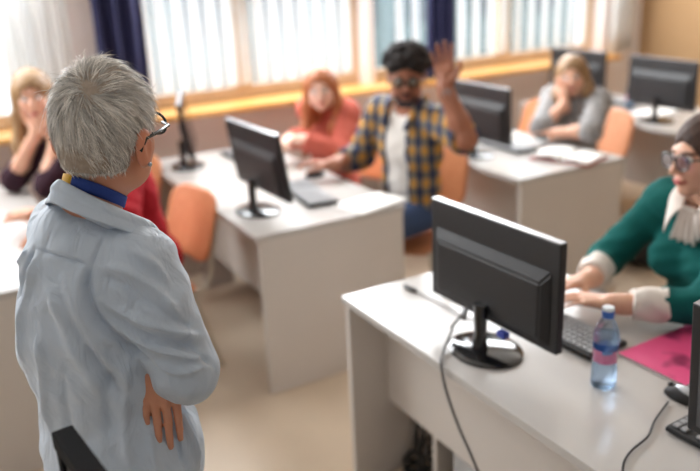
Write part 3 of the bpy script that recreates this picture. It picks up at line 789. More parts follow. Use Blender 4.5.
# ------------------------------------------------------------------ seated people
def stripe_disp(X): return .0028*np.sin(X[:, 0]*60+3*np.sin(X[:, 2]*25))*np.sin(X[:, 2]*48+X[:, 1]*30)
# woman in the green sweater at the nearest desk
g = Seated('smiling woman in a dark green sweater and glasses typing at the nearest desk', (-1.48, 2.14, .56), -PI/2, lean=.13, side=.0, k=1.0, headpos=V3(-1.478, 2.03, 1.205), haz=-1.80, hp=.06, hr=.08)
wr, wl = V3(-1.635, 1.745, .818), V3(-1.475, 1.685, .812)
g.set_arm(1, wr, hint=(-.6, .3, -.5)); g.set_arm(-1, wl, hint=(.7, .5, -.3))
def kb_hand(w, d, side, curl=.38): return dict(wrist=w, d=d, nrm_=(0, 0, 1), side=side, curl=curl, spread=.09, thumb_out=.8, k=.95)
g.body(SKIN_L, rgb(190, 92, 90), rgb(70, 48, 40), .0042, [kb_hand(g.arm[1][2], (-.12, -.95, .02), -1, .24), kb_hand(g.arm[-1][2], (-.80, -.55, .02), 1, .24)])
eyes(g.H, g.root, rgb(90, 64, 44))
M['teal'] = cloth('dark_green_knit', rgb(18, 92, 88), .9, .06, 60, .4, 900)
g.top('sweater', M['teal'], .014, sleeves=.74, neck_r=.072, neck_drop=.02, h=.005, disp=lambda X: stripe_disp(X)*1.2)
M['whiteshirt'] = cloth('white_blouse', rgb(226, 216, 208), .9, .03)
for q in (1, -1):
    sh, el, w = g.arm[q]; S = Shape(); a, b = lerp(el, w, .42), lerp(el, w, .80)
    S.cap(a, b, .054, .047, .01, True); u = nrm(b-a); S.cut(a, -u); S.disp = lambda X: .0025*np.sin(X@V3(60, 50, 90)); sdf_obj('rolled_cuff', S, .004, M['whiteshirt'], g.root)
og = V3(*g.root.location)
cm = MB()
for q in (1, -1):
    A, B_, C_, D_ = g.U(q*.066, .0, .548), g.U(q*.020, .088, .500), g.U(q*.098, .052, .505), g.U(q*.060, .128, .418)
    cm.grid(lambda u, v: tuple(lerp(lerp(A, B_, u), lerp(C_, D_, u), v)+g.uf.dirn(0, .010*math.sin(PI*v), .012*math.sin(PI*v))-og), 12, 8, .004)
cm.grid(lambda u, v: tuple(g.U((u-.5)*(.05+.045*v), .092+.026*v+.008*math.sin(u*22), .505-.105*v)-og), 40, 8, .003)
cm.build('collar', M['whiteshirt'], g.root, True)
S = Shape(); H = g.H
S.ell(H(0, -.022, .032), (.090, .108, .098), H.R, .02); S.ell(H(0, -.085, -.045), (.06, .05, .07), H.R, .03); S.chain([H(0, -.10, -.02), H(0, -.135, -.07), H(0, -.125, -.16), H(0, -.11, -.25)], [.045, .042, .036, .018], .03)
S.ell(H(0, .108, -.030), (.066, .075, .088), H.R, .012, True); S.ell(H(0, .03, -.12), (.08, .09, .075), H.R, .015, True)
S.ell(H(-.07, -.02, -.02), (.03, .06, .07), H.R, .02); S.ell(H(.07, -.02, -.02), (.03, .05, .06), H.R, .02)
S.disp = lambda X: .0009*np.sin(g.H.loc(X)[:, 0]*170+g.H.loc(X)[:, 2]*120+2*np.sin(g.H.loc(X)[:, 1]*30))
sdf_obj('hair', S, .005, hair_mat('dark_brown_hair', rgb(46, 30, 24), rgb(84, 58, 46), .7), g.root)
glasses(g.H, g.root, M['specs'], M['lensp'], w=.027, hh=.022, rim=.0024)
g.bottoms(M['darktr'], M['shoe'])
chair_for(g, 'orange chair on which the woman in green sits', -PI/2)

# man in the plaid shirt, hand raised
k = 1.04
p = Seated('man in a blue and yellow plaid shirt raising his left hand', (-3.235, 2.15, .575), -1.32, side=-.04, lean=.05, k=k, female=False, headpos=V3(-3.115, 2.055, 1.262), haz=-.62, hp=.10, hr=-.03)
p.set_arm(1, V3(-3.42, 1.80, .822), hint=(-.3, .5, -.1)); p.set_arm(-1, V3(-2.85, 2.085, 1.235), elbow=V3(-2.765, 2.135, 1.015))
SK3 = rgb(160, 104, 80)
p.body(SK3, rgb(120, 62, 56), rgb(26, 20, 18), .0045, [dict(wrist=p.arm[1][2], d=(-.75, -.55, .02), nrm_=(0, 0, 1), side=-1, curl=.26, spread=.08, k=1.05),
     dict(wrist=p.arm[-1][2], d=(-.16, .03, 1), nrm_=(-.55, .80, 0), side=-1, curl=.12, spread=.14, thumb_out=1.1, k=1.12)])
eyes(p.H, p.root, rgb(50, 34, 26), k)
M['tee'] = cloth('white_tee', rgb(226, 220, 214), .9, .03)
p.top('tee_shirt', M['tee'], .010, sleeves=.3, neck_r=.066, neck_drop=.02, h=.006)
M['plaid'] = plaid_mat('plaid_cotton')
p.top('plaid_shirt', M['plaid'], .021, sleeves={1: .80, -1: .44}, neck_r=.080, neck_drop=.03, front_open=.068, h=.006, loose=.008)
S = Shape()
for q in (1, -1): S.chain([p.U(q*.035, -.075, .545), p.U(q*.075, -.03, .555), p.U(q*.085, .05, .52), p.U(q*.075, .11, .44)], [.013, .015, .017, .014], .01)
sdf_obj('collar', S, .005, M['plaid'], p.root)
S = Shape(); H = p.H
S.ell(H(0, -.028, .056), (.100, .110, .080), H.R, .02)
rr = random.Random(8)
for i in range(150):
    a, b = rr.uniform(0, 2*PI), rr.uniform(-.15, 1.4); c = V3(math.cos(a)*math.cos(b)*.102, -.028+math.sin(a)*math.cos(b)*.114, .062+math.sin(b)*.086)
    if c[1] > .05 and c[2] < .06: continue
    S.ell(H(*c), V3(1, 1, 1)*rr.uniform(.012, .023), None, .004)
S.ell(H(0, .115, -.02), (.066, .062, .092), H.R, .012, True); S.ell(H(0, .02, -.09), (.09, .12, .07), H.R, .012, True)
sdf_obj('hair', S, .005, hair_mat('black_curly_hair', rgb(20, 15, 14), rgb(38, 30, 28), .9), p.root)
S = Shape(); S.chain([H(-.05, .075, -.075), H(-.02, .095, -.105), H(.02, .095, -.105), H(.05, .075, -.075)], [.008, .012, .012, .008], .01); S.cap(H(-.028, .105, -.052), H(.028, .105, -.052), .0045, .0045)
tag(sdf_obj('beard', S, .004, M['darktr'], p.root), kind='stuff')
glasses(p.H, p.root, M['specs'], M['lensd'], k, w=.028, hh=.019, rim=.0024)
wv_ = p.arm[-1][2]; e_ = p.arm[-1][1]; u = nrm(wv_-e_); o = V3(*p.root.location)
wt_ = MB().tube([tuple(wv_-u*.028-o), tuple(wv_-u*.008-o)], .0335, 20).build('watch_strap', M['black'], p.root, True, .7)
nn = nrm(np.cross(u, V3(.8, .55, 0))); fc = wv_-u*.018-o+V3(.75, -.62, 0)*.026
MB().tube([tuple(fc), tuple(fc+V3(.75, -.62, .1)*.011)], .019, 20).build('watch_case', M['silver'], wt_, True, .7)
p.bottoms(M['denim'], M['shoe'], 'jeans')
chair_for(p, 'orange chair with pale legs on which the man in plaid sits', -1.0, .02)

# woman in coral
k = .95
c = Seated('woman with long red hair in a coral sweater, by the window', (-4.01, 2.13, .54), -PI/2, lean=.10, twist=.35, k=k, headpos=V3(-3.89, 2.00, 1.125), haz=-.55, hp=.05, hr=.06)
c.set_arm(1, V3(-3.92, 1.80, .87), hint=(-.3, .7, .1)); c.set_arm(-1, V3(-3.81, 1.83, .88), hint=(.0, .9, .1))
c.body(rgb(232, 190, 170), rgb(206, 110, 104), rgb(120, 70, 50), .005, [dict(wrist=c.arm[1][2], d=(.75, -.6, .02), nrm_=(0, 0, 1), side=-1, curl=.35, k=.92), dict(wrist=c.arm[-1][2], d=(-.8, -.5, .02), nrm_=(0, .1, 1), side=1, curl=.35, k=.92)])
eyes(c.H, c.root, rgb(80, 90, 80), k)
M['coral'] = cloth('coral_knit', rgb(198, 104, 90), .95, .08, 40, .5, 500)
c.top('sweater', M['coral'], .022, sleeves=.97, neck_r=.066, neck_drop=.05, h=.006, loose=.006)
long_hair(c, hair_mat('auburn_hair', rgb(142, 74, 42), rgb(196, 122, 74)), .27, .018)
c.bottoms(M['darktr'], M['shoe'])
chair_for(c, 'orange chair on which the woman in coral sits', -PI/2+.35)

# woman in grey, head propped on her hand
k = .92
w = Seated('woman with a blonde bob in a grey knit top leaning her head on her hand', (-3.45, 3.50, .53), -1.15, lean=.14, side=-.02, k=k, headpos=V3(-3.405, 3.40, 1.095), haz=-.85, hp=.02, hr=.16)
w.set_arm(1, w.H(.050, .080, -.125)-V3(0, 0, .02), elbow=V3(-3.37, 3.15, .835)); w.set_arm(-1, atZ(556, 133, .815), elbow=atZ(590, 131, .84))
w.body(SKIN_L, rgb(190, 96, 92), rgb(120, 90, 64), .005, [dict(wrist=w.arm[1][2], d=w.H.dirn(.10, -.05, 1), nrm_=w.H.dirn(.55, .8, 0), side=-1, curl=.25, k=.95), dict(wrist=w.arm[-1][2], d=(-.9, -.35, -.02), nrm_=(0, .1, 1), side=1, curl=.3, k=.95)])
print('grey arms', [np.linalg.norm(w.arm[q][0]-w.arm[q][1]) for q in (1, -1)], [np.linalg.norm(w.arm[q][2]-w.arm[q][1]) for q in (1, -1)], w.arm)
eyes(w.H, w.root, rgb(80, 96, 110), k)
m, nt, b = new_mat('grey_flecked_knit'); N, L = nt.nodes, nt.links
tc = N.new('ShaderNodeTexCoord'); nz = N.new('ShaderNodeTexNoise'); nz.inputs['Scale'].default_value = 130; L.new(tc.outputs['Object'], nz.inputs['Vector'])
rp = N.new('ShaderNodeValToRGB'); rp.color_ramp.elements[0].position = .4; rp.color_ramp.elements[1].position = .6; rp.color_ramp.elements[0].color = rgb(84, 84, 88); rp.color_ramp.elements[1].color = rgb(176, 172, 170)
L.new(nz.outputs['Fac'], rp.inputs['Fac']); L.new(rp.outputs['Color'], b.inputs['Base Color']); b.inputs['Roughness'].default_value = .95; M['greyknit'] = m
w.top('knit_top', M['greyknit'], .022, sleeves=.56, neck_r=.070, neck_drop=.01, h=.006, loose=.006)
long_hair(w, hair_mat('honey_blonde_hair', rgb(104, 76, 50), rgb(172, 134, 94)), .03, .018)
w.bottoms(M['darktr'], M['shoe'])
chair_for(w, 'orange chair on which the woman in grey sits', -1.30, .06)

# blonde woman with hands at her mouth
k = .98
b_ = Seated('woman with long blonde hair in a dark top holding a hand to her mouth', (-4.16, .74, .56), -PI/2, lean=.16, twist=.55, k=k, headpos=V3(-4.185, .55, 1.225), haz=-.22, hp=.08, hr=.05)
b_.set_arm(1, b_.H(.01, .115, -.155), elbow=V3(-4.24, .40, .81)); b_.set_arm(-1, b_.H(-.07, .135, -.20), elbow=V3(-3.98, .52, .815))
b_.body(SKIN_L, rgb(196, 104, 98), rgb(130, 96, 66), .005, [dict(wrist=b_.arm[1][2], d=b_.H.dirn(-.15, .0, 1), nrm_=b_.H.dirn(.25, 1, 0), side=-1, curl=.3, k=.95), dict(wrist=b_.arm[-1][2], d=b_.H.dirn(.45, .0, 1), nrm_=b_.H.dirn(-.4, 1, 0), side=1, curl=.4, k=.95)])
eyes(b_.H, b_.root, rgb(80, 96, 110), k)
M['plum'] = cloth('dark_plum_cloth', rgb(56, 36, 46), .9, .1)
b_.top('blouse', M['plum'], .016, sleeves=.60, neck_r=.074, neck_drop=.04, h=.006, loose=.004)
long_hair(b_, hair_mat('long_blonde_hair', rgb(120, 88, 58), rgb(178, 142, 100)), .30, .018)
b_.bottoms(M['darktr'], M['shoe'])
chair_for(b_, 'orange chair on which the blonde woman in the dark top sits', -PI/2+.4)

# person in red, mostly behind the standing person
r_ = Seated('seated person in a red sweater mostly hidden behind the standing person', (-3.38, .82, .56), -PI/2, lean=.16, side=.03, k=.98, headpos=V3(-3.27, .59, 1.15), haz=-1.5, hp=.1)
r_.set_arm(1, V3(-3.47, .35, .83), hint=(.1, .3, -.6)); r_.set_arm(-1, V3(-3.13, .42, .83), hint=(.8, .5, -.2))
r_.body(SKIN_M, rgb(160, 84, 78), rgb(50, 36, 30), .0055, [dict(wrist=r_.arm[1][2], d=(-.92, -.25, -.10), nrm_=(0, 0, 1), side=-1, curl=.3), dict(wrist=r_.arm[-1][2], d=(-.5, -.8, -.1), nrm_=(0, 0, 1), side=1, curl=.35)])
eyes(r_.H, r_.root, rgb(60, 44, 34), .98)
M['red'] = cloth('red_knit', rgb(168, 28, 40), .9, .06, 50, .4, 600)
r_.top('sweater', M['red'], .022, sleeves={1: .60, -1: .92}, h=.007, loose=.006)
long_hair(r_, hair_mat('brown_hair', rgb(56, 38, 28), rgb(96, 70, 52)), .03, .014, h=.007)
r_.bottoms(M['denim'], M['shoe'], 'jeans')
chair_for(r_, 'orange chair on which the person in red sits', -PI/2+.20, -.04)

# ------------------------------------------------------------------ standing person seen from behind
AX = V3(-1.478, .255, 0); TAZ = math.radians(110); HAZ = math.radians(134)
st = empty('person', (AX[0], AX[1], 0), label='standing person with short silver hair and pale blue shirt seen from behind, arms folded', cat='person')
T = Frame(AX, TAZ); SH = Frame(V3(-1.443, .300, 1.520), HAZ, -.05, .09)
sR, sL = T(.124, .015, 1.290), T(-.158, .035, 1.295)
def st_torso(S, g=0, kk=.035):
    R = T.R
    S.ell(T(0, .0, .90), V3(.165, .115, .14)+g, R, kk); S.ell(T(0, .0, 1.04), V3(.138, .10, .15)+g, R, kk)
    S.ell(T(0, -.005, 1.19), V3(.150, .108, .17)+g, R, kk); S.cap(sR, sL, .05+g, .05+g, kk)
    S.ell(T(0, -.045, 1.25), V3(.10, .06, .12)+g, R, .04)
    for q in (1, -1): S.cap(T(0, -.015, 1.345), T(q*.12, .0, 1.302), .040+g, .038+g, kk)
St = Shape(); st_torso(St, .017); St.ell(T(0, -.012, .84), (.186, .140, .21), T.R, .05); St.ell(T(-.03, -.035, 1.10), (.150, .115, .16), T.R, .05)
def depth(p): return (p-_C)@_F
dh = depth(St.trace(_C, ray(160, 385)))
eR, wR = atD(186, 370, dh-.005), T(-.06, .175, 1.115)
eL, wL = T(-.20, .15, 1.05), T(.115, .105, 1.155)
hw, ht = atD(157, 354, dh-.010), atD(162, 402, depth(St.trace(_C, ray(162, 405)))-.014)
print('torso depth', dh, px(sR), px(eR), np.linalg.norm(sR-eR))
B = Shape(); st_torso(B)
B.cap(sR, eR, .046, .038, .03); B.cap(eR, wR, .038, .026, .02); B.cap(sL, eL, .046, .038, .03); B.cap(eL, wL, .038, .026, .02)
for q in (1, -1):
    kn, an = T(q*.10, .03, .47), T(q*.11, 0, .09)
    B.cap(T(q*.085, 0, .84), kn, .08, .056, .03); B.cap(kn, an, .054, .038, .03); B.cap(an, an+T.dirn(0, .13, -.05), .036, .026, .02)
B.cap(T(0, -.012, 1.34), SH(0, -.022, -.05), .056, .054, .03); head(B, SH)
for q in (1, -1): B.ell(SH(q*.086, -.016, -.010), (.009, .024, .037), SH.R, .006); B.ell(SH(q*.096, -.010, -.006), (.006, .012, .020), SH.R, .005, True)
hand(B, hw, ht-hw, -ray(160, 390), -1, .10, .010, -1.3, 1.0, .0026)
hand(B, wR, T.dirn(-1, .1, .1), T.dirn(0, 1, .2), -1, .4, .05, .7, .95)
SKST = rgb(208, 148, 120)
sdf_obj('body', B, .0038, M['skin'], st, paint=head_paint(SH, SKST, rgb(170, 96, 90), rgb(150, 140, 130)))
eyes(SH, st, rgb(90, 110, 120))
# shirt with the creases of the folded arms pressed into it
Sh = Shape(); st_torso(Sh, .017)
Sh.ell(T(0, -.012, .84), (.186, .140, .21), T.R, .05); Sh.ell(T(-.03, -.035, 1.10), (.150, .115, .16), T.R, .05)
mR = lerp(sR, eR, .3)-_F*.012; Sh.cap(sR+V3(0, 0, -.005), mR, .066, .072, .03); Sh.cap(mR, eR, .072, .062, .008); Sh.cap(eR, lerp(eR, wR, .55), .062, .054, .008); Sh.cap(lerp(eR, wR, .55), lerp(eR, wR, .9), .054, .042, .008, True)
Sh.cap(sL, eL, .066, .056, .03); Sh.cap(eL, lerp(eL, wL, .8), .054, .044, .02, True)
Sh.ell(T(.008, .035, 1.43), (.072, .076, .085), T.R, .008, True); Sh.cut((0, 0, .72), (0, 0, -1))
def crease(pts, amp, wid):
    q = [Sh.trace(_C, ray(*p)) for p in smooth_path([(a, b_, 0) for a, b_ in pts], 5) for p in [(p[0], p[1])]]
    return [x for x in q if x is not None], amp, wid
CR = [crease(*a) for a in (
    ([(91, 262), (87, 285), (97, 318), (122, 343), (158, 368)], -.007, .007), ([(84, 262), (80, 288), (90, 322), (116, 350)], .004, .010),
    ([(100, 265), (128, 272), (158, 292), (180, 318)], .006, .008), ([(98, 275), (128, 288), (160, 312)], -.004, .008),
    ([(102, 300), (135, 318), (170, 330), (200, 336)], .006, .008), ([(104, 312), (138, 333), (172, 343), (202, 347)], -.004, .008),
    ([(120, 330), (150, 345), (184, 356), (208, 356)], .005, .007), ([(150, 362), (180, 372), (205, 366)], .005, .007), ([(165, 340), (195, 352), (212, 366)], -.004, .006),
    ([(124, 248), (150, 262), (172, 285)], .004, .008), ([(150, 300), (172, 318), (196, 330)], -.003, .006),
    ([(33, 249), (24, 275), (15, 305), (12, 335)], -.008, .006), ([(38, 252), (30, 285), (22, 320), (24, 370)], .005, .009), ([(27, 249), (17, 275), (10, 300)], .004, .006),
    ([(30, 248), (60, 256), (92, 266)], -.003, .003), ([(104, 236), (96, 252), (91, 266)], -.003, .003),
    ([(62, 268), (75, 300), (90, 335), (112, 365), (136, 388)], .006, .012), ([(50, 280), (62, 320), (80, 360), (105, 400)], .005, .014), ([(85, 340), (102, 372), (128, 400)], -.005, .010),
    ([(128, 360), (124, 395), (126, 440), (132, 471)], .006, .010), ([(112, 365), (108, 400), (110, 450)], -.004, .010), ([(40, 330), (42, 380), (52, 440)], .005, .012), ([(60, 370), (66, 410), (76, 460)], -.004, .012),
    ([(172, 405), (186, 430), (200, 465)], .008, .007), ([(166, 415), (178, 440), (188, 471)], -.006, .007), ([(180, 400), (196, 440), (206, 471)], -.005, .007), ([(150, 432), (152, 455), (160, 480)], .004, .008))]
def warp(P, F):
    Nn = vnormals(P, F); d = np.zeros(len(P)); col = np.ones(len(P))
    for pts, amp, wid in CR:
        if len(pts) < 2: continue
        Q = np.array(pts); best = np.full(len(P), 9.0); tt = np.zeros(len(P))
        near = ((P > Q.min(0)-.05) & (P < Q.max(0)+.05)).all(1); X = P[near]; bd = np.full(len(X), 9.0); bt = np.zeros(len(X))
        for i in range(len(Q)-1):
            ab = Q[i+1]-Q[i]; t = np.clip((X-Q[i])@ab/max(ab@ab, 1e-9), 0, 1); dd = np.linalg.norm(X-Q[i]-t[:, None]*ab, axis=1)
            m_ = dd < bd; bd[m_] = dd[m_]; bt[m_] = (i+t[m_])/(len(Q)-1)
        d[near] += 2.1*amp*np.exp(-(bd/wid)**2)*np.clip(np.sin(np.clip(bt, .03, .97)*PI)*1.8, 0, 1)
    for i in range(5):
        v = RNG.normal(0, 1, 3)*(18+9*i); d += .0012*np.sin(P@v+i*2+1.5*np.sin(P@(v[::-1]*.6)))
    return P+Nn*d[:, None], None
M['shirtblue'] = mat('pale_blue_cotton', rgb(192, 205, 220), .7, .025, 25, bump=.15, bscale=1400, spec=.3, sheen=.2)
nt = M['shirtblue'].node_tree; N, L = nt.nodes, nt.links; pb = N['Principled BSDF']; ob_ = pb.inputs['Normal'].links[0].from_node
tc = N.new('ShaderNodeTexCoord'); mp = N.new('ShaderNodeMapping'); mp.inputs['Scale'].default_value = (1, 1, .55); mp.inputs['Rotation'].default_value = (.5, .7, .3); L.new(tc.outputs['Object'], mp.inputs['Vector'])
nz = N.new('ShaderNodeTexNoise'); nz.inputs['Scale'].default_value = 15; nz.inputs['Detail'].default_value = 2.5; nz.inputs['Roughness'].default_value = .45; nz.inputs['Distortion'].default_value = 1.6; L.new(mp.outputs['Vector'], nz.inputs['Vector'])
b2 = N.new('ShaderNodeBump'); b2.inputs['Strength'].default_value = .55; b2.inputs['Distance'].default_value = .022; L.new(nz.outputs['Fac'], b2.inputs['Height']); L.new(ob_.outputs['Normal'], b2.inputs['Normal']); L.new(b2.outputs['Normal'], pb.inputs['Normal'])
shirt = sdf_obj('shirt', Sh, .0036, M['shirtblue'], st, warp=warp)
# collar leaf round the neck, pointed at the front
o = V3(*st.location)
nA, nB = T(0, -.012, 1.34), SH(0, -.022, -.05)
def nc(z): return lerp(nA, nB, (z-nA[2])/(nB[2]-nA[2]))
fc_ = nc(1.432)
def fold(a):
    back = abs(a)/math.radians(118); ca, sa = math.cos(a), math.sin(a); e_ = .030*back**2.2
    return back, ca, sa, fc_*V3(1, 1, 0)+T.dirn(sa*(.064+e_), -ca*(.066+e_), 0)+V3(0, 0, 1.456-.092*back**1.5)
def collar(u, v):
    back, ca, sa, inn = fold(math.radians(-118)+math.radians(236)*u)
    wdt = .036+.030*back**5
    out = inn+T.dirn(sa*(.021+.008*back), -ca*.024+.020*back**5, 0)-V3(0, 0, wdt)
    bulge = .0035*math.sin(PI*min(1, v*2.2))*(v < .4545)
    return tuple(lerp(inn, out, v)+T.dirn(sa, -ca, .3)*bulge-o)
MB().grid(collar, 60, 12, .0025).build('collar', M['shirtblue'], st, True)
def stand_(u, v):
    back, ca, sa, inn = fold(math.radians(-118)+math.radians(236)*u)
    return tuple(inn-T.dirn(sa*.0015, -ca*.0015, 0)-V3(0, 0, .05*v)-o)
MB().grid(stand_, 50, 4, .002).build('collar_stand', M['shirtblue'], st, True)
# lanyard inside the collar, mostly blue with a yellow stretch at the left
M['lanblue'] = mat('blue_lanyard_weave', rgb(34, 62, 138), .8, .08, 150, bump=.3); M['lanyel'] = mat('yellow_lanyard_weave', rgb(214, 166, 58), .8, .08, 150, bump=.3)
def lan(a0, a1):
    def f(u, v):
        a = math.radians(a0+(a1-a0)*u); ca, sa = math.cos(a), math.sin(a); z = 1.466-.055*(1-ca)/2*1.3-.022*v
        return tuple(nc(z)*V3(1, 1, 0)+T.dirn(sa*.0605, -ca*.0605, 0)+V3(0, 0, z)-o)
    return f
ly = MB().grid(lan(8, 150), 40, 4, .0025).build('lanyard', M['lanblue'], st, True)
MB().grid(lan(-70, 8), 12, 4, .0028).build('yellow_band', M['lanyel'], ly, True); tag(ly, 'blue lanyard band with a yellow stretch')
Tr = Shape()
Tr.ell(T(0, 0, .88), (.172, .125, .13), T.R, .03)
for q in (1, -1):
    kn, an = T(q*.10, .03, .47), T(q*.11, 0, .07); Tr.cap(T(q*.085, 0, .84), kn, .088, .068, .03); Tr.cap(kn, an, .066, .058, .03, True)
    X = Shape(); f = T.dirn(0, 1, 0); X.ell(an+V3(0, 0, -.02)-f*.02, (.042, .05, .055), T.R, .02); X.cap(an-V3(0, 0, .03), an+f*.14-V3(0, 0, .035), .042, .034, .03); X.cut((0, 0, .003), (0, 0, -1))
    sdf_obj('shoe', X, .006, M['shoe'], st)
Tr.cut((0, 0, .98), (0, 0, 1)); sdf_obj('trousers', Tr, .009, M['darktr'], st)
glasses(SH, st, M['specs'], M['lens'], 1.0, w=.029, hh=.021, rim=.0026, y=.112, side=.088, tr=1.35)
MB().lathe([(.0005, -.004), (.003, -.0028), (.004, 0), (.003, .0028), (.0005, .004)], 14, tuple(SH(.094, -.012, -.040)-o)).build('earring', M['silver'], st, True)
# hair: a close cap and combed clumps of strands running out from the crown whorl
Hc = Shape(); e = lambda c, r, kk=.02, sub=False: Hc.ell(SH(*c), r, SH.R, kk, sub)
e((.006, -.016, .036), (.0775, .099, .099)); e((.004, -.036, -.028), (.056, .062, .058), .03)
e((0, .118, -.035), (.075, .075, .095), .01, True)
for q in (1, -1): e((q*.088, .014, -.034), (.036, .056, .064), .01, True)
e((0, -.035, -.082), (.09, .13, .042), .012, True)
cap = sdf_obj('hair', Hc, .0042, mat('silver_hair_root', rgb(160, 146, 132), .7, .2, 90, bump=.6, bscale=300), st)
def strands():
    P, F = Hc.mesh(.006); Nn = vnormals(P, F)
    wp = Hc.trace(_C, ray(88, 90)); r = np.random.default_rng(11)
    q = SH.loc(P)
    keep = (np.linalg.norm(q-V3(0, .118, -.035), axis=1) > 0) & (q@V3(0, .4, 1) > -.2)
    ok = np.array([abs(Hc.one(('ell', SH(.006, -.016, .036), V3(.0775, .099, .099), SH.R, .02, False), P)) < .004]).ravel() | (q[:, 1] < -.03)
    ok &= (np.linalg.norm((q-V3(0, -.035, -.082))/V3(.09, .13, .042), axis=1) > 1.03)
    ok &= np.linalg.norm((np.abs(q)*V3(1, 0, 0)+q*V3(0, 1, 1)-V3(.088, .014, -.034))/V3(.038, .058, .066), axis=1) > 1.02
    idx = np.where(ok & keep)[0]
    verts, faces, cols = [], [], []
    nclump = 2600
    cl = r.choice(idx, nclump)
    for ci in cl:
        p0, n0 = P[ci], Nn[ci]; z = SH.loc(p0)[2]
        rad = p0-wp; rad -= n0*(rad@n0); dist = np.linalg.norm(p0-wp)
        sw = np.cross(n0, rad)
        t = nrm(nrm(rad)+.9*nrm(sw)*math.exp(-dist/.035)+V3(0, 0, -.55)+r.normal(0, .12, 3)); t -= n0*(t@n0); t = nrm(t)
        top = np.clip((z+.02)/.09, 0, 1)
        Lc = (.013+.012*np.clip((z+.06)/.05, 0, 1)+.027*top)*r.uniform(.75, 1.2); lift = (.06+.13*top)*r.uniform(.4, 1.3)
        base = r.uniform(.40, 1.0); tint = V3(1.0, .955, .89)*base
        bend = r.normal(0, .25)
        side = np.cross(n0, t)
        nst = 11
        tipc = p0+t*Lc
        for _ in range(nst):
            off = (t*r.normal(0, .0035)+side*r.normal(0, .0042)); p = p0+off-n0*.001
            L_ = Lc*r.uniform(.8, 1.12); d = nrm(t*math.cos(lift)+n0*math.sin(lift)+side*r.normal(0, .10)-side*off@side*60)
            pts = [p]; nseg = 5
            for j in range(nseg):
                d = nrm(d-n0*(.10+.10*lift)+side*bend*.06+V3(0, 0, -.05)); pts.append(pts[-1]+d*L_/nseg)
            pts = np.array(pts); w = .00055*r.uniform(.8, 1.3); sv = nrm(side+n0*r.normal(0, .6))
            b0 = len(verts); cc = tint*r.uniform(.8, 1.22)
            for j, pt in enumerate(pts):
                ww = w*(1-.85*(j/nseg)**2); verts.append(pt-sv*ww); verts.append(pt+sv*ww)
                cj = cc*(.55+.45*min(1, j/2.2)); cols.append(cj); cols.append(cj)  # roots darkened to paint the shade between strands
            for j in range(nseg): faces.append((b0+2*j, b0+2*j+1, b0+2*j+3, b0+2*j+2))
    me = np_mesh('hair_strands', np.array(verts)-o, np.array(faces), np.array(cols))
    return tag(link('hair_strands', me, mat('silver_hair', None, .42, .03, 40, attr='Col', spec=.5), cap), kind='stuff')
strands()

# black framed chair close to the camera, standing behind the person
oc = empty('office_chair', (-1.083+.225*math.cos(.12), .100+.225*math.sin(.12), 0), .12, 'black framed chair back standing right behind the person in the pale blue shirt', 'chair')
zt = 1.175; W2 = .225
fr = MB(); fr.box((-W2, -.014, zt-.03), (W2, .018, zt), .003); fr.box((-W2, -.012, zt-.50), (W2, .014, zt-.47), .003)
for q in (-1, 1): fr.box((q*W2-(.022 if q > 0 else 0), -.012, zt-.48), (q*W2+(.022 if q < 0 else 0), .014, zt-.02), .003)
M['matteblack'] = mat('matte_black_frame', rgb(18, 18, 20), .9, .05, 60, spec=.15)
fr.build('back_frame', M['matteblack'], oc)
MB().box((-W2+.02, -.006, zt-.475), (W2-.02, .010, zt-.025), .002).build('back_panel', M['greyseat'], oc)
MB().box((-.23, .03, .47), (.23, .47, .52), .02).build('seat', M['black'], oc)
for q in (-1, 1): MB().box((q*.13-.015, .0, .48), (q*.13+.015, .016, zt-.45), .003).build('back_support', M['black'], oc)
for q in (-1, 1):
    for y in (.06, .43): MB().tube([(q*.19, y, .48), (q*.21, y+(.03 if y > .2 else -.03), 0)], .013, 10).build('leg', M['black'], oc, True)
# bag on the floor
S = Shape(); S.ell((-2.98, 3.62, .17), (.14, .10, .19), None, .02); S.ell((-2.98, 3.55, .12), (.10, .07, .10), None, .03); S.cut((0, 0, .004), (0, 0, -1)); bag.rotation_euler = (0, 0, 0)
S.disp = lambda X: .004*np.sin(X@V3(40, 30, 50)); sdf_obj('bag_body', S, .007, M['black'], bag)
MB().tube(smooth_path([(-.05, 0, .33), (-.04, 0, .40), (0, .0, .43), (.04, 0, .40), (.05, 0, .33)], 6), .009, 8).build('handle', M['black'], bag, True)

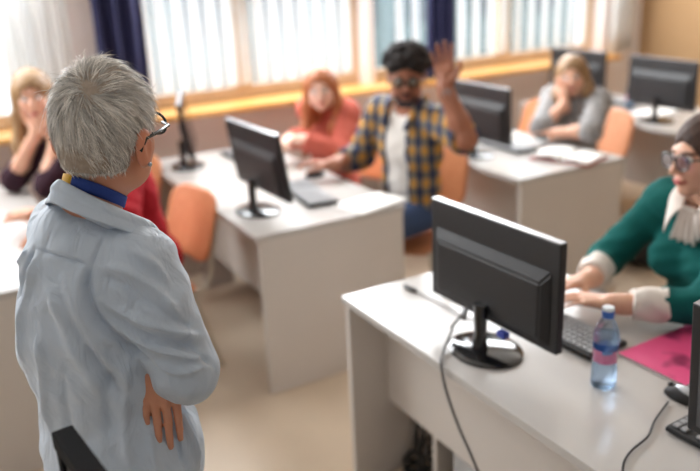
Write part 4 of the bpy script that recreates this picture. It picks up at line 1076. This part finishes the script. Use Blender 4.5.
# ------------------------------------------------------------------ light, sky, camera
wd = bpy.data.worlds.new('sky'); SC.world = wd; wd.use_nodes = True; N, L = wd.node_tree.nodes, wd.node_tree.links
bg = N['Background']; tc = N.new('ShaderNodeTexCoord'); sp = N.new('ShaderNodeSeparateXYZ'); L.new(tc.outputs['Generated'], sp.inputs[0])
rp = N.new('ShaderNodeValToRGB'); rp.color_ramp.elements[0].position = .45; rp.color_ramp.elements[0].color = (.80, .86, .92, 1); rp.color_ramp.elements[1].position = .75; rp.color_ramp.elements[1].color = (.72, .84, 1, 1)
mr = N.new('ShaderNodeMapRange'); mr.inputs['From Min'].default_value = -1; L.new(sp.outputs['Z'], mr.inputs['Value']); L.new(mr.outputs['Result'], rp.inputs['Fac'])
L.new(rp.outputs['Color'], bg.inputs['Color']); bg.inputs['Strength'].default_value = 5.0
def area(name, loc, rot, sx, sy, power, col=(1, 1, 1)):
    l = bpy.data.lights.new(name, 'AREA'); l.shape = 'RECTANGLE'; l.size = sx; l.size_y = sy; l.energy = power; l.color = col
    o = bpy.data.objects.new(name, l); COL.objects.link(o); o.location = loc; o.rotation_euler = rot; return o
for i, (a, b) in enumerate(WINS):
    area('window_light', (WX+.22, (a+b)/2, 2.1), (0, -math.radians(62), 0), .75, b-a, 85 if i == 0 else 72, (.95, .98, 1))  # added lamps inside the windows, above the view, simulating their daylight
for x in (-3.2, -.6, 1.4):
    for y in (-.6, 2.0, 4.4): area('ceiling_light', (x, y, CZ-.03), (0, 0, 0), 1.1, .35, 2, (1, .96, .90))  # unseen lamps added under the ceiling as fill light
cd = bpy.data.cameras.new('camera'); cam = bpy.data.objects.new('camera', cd); COL.objects.link(cam)
cd.sensor_width = 36; cd.lens = CF*36/700; cd.clip_start = .02
cam.matrix_world = Matrix(((_R[0], _U[0], -_F[0], 0), (_R[1], _U[1], -_F[1], 0), (_R[2], _U[2], -_F[2], CH), (0, 0, 0, 1)))
cd.shift_y = 0; cd.dof.use_dof = True; cd.dof.focus_distance = 1.43; cd.dof.aperture_fstop = 1.9
SC.camera = cam
SC.view_settings.view_transform = 'Standard'; SC.view_settings.look = 'None'; SC.view_settings.exposure = .16
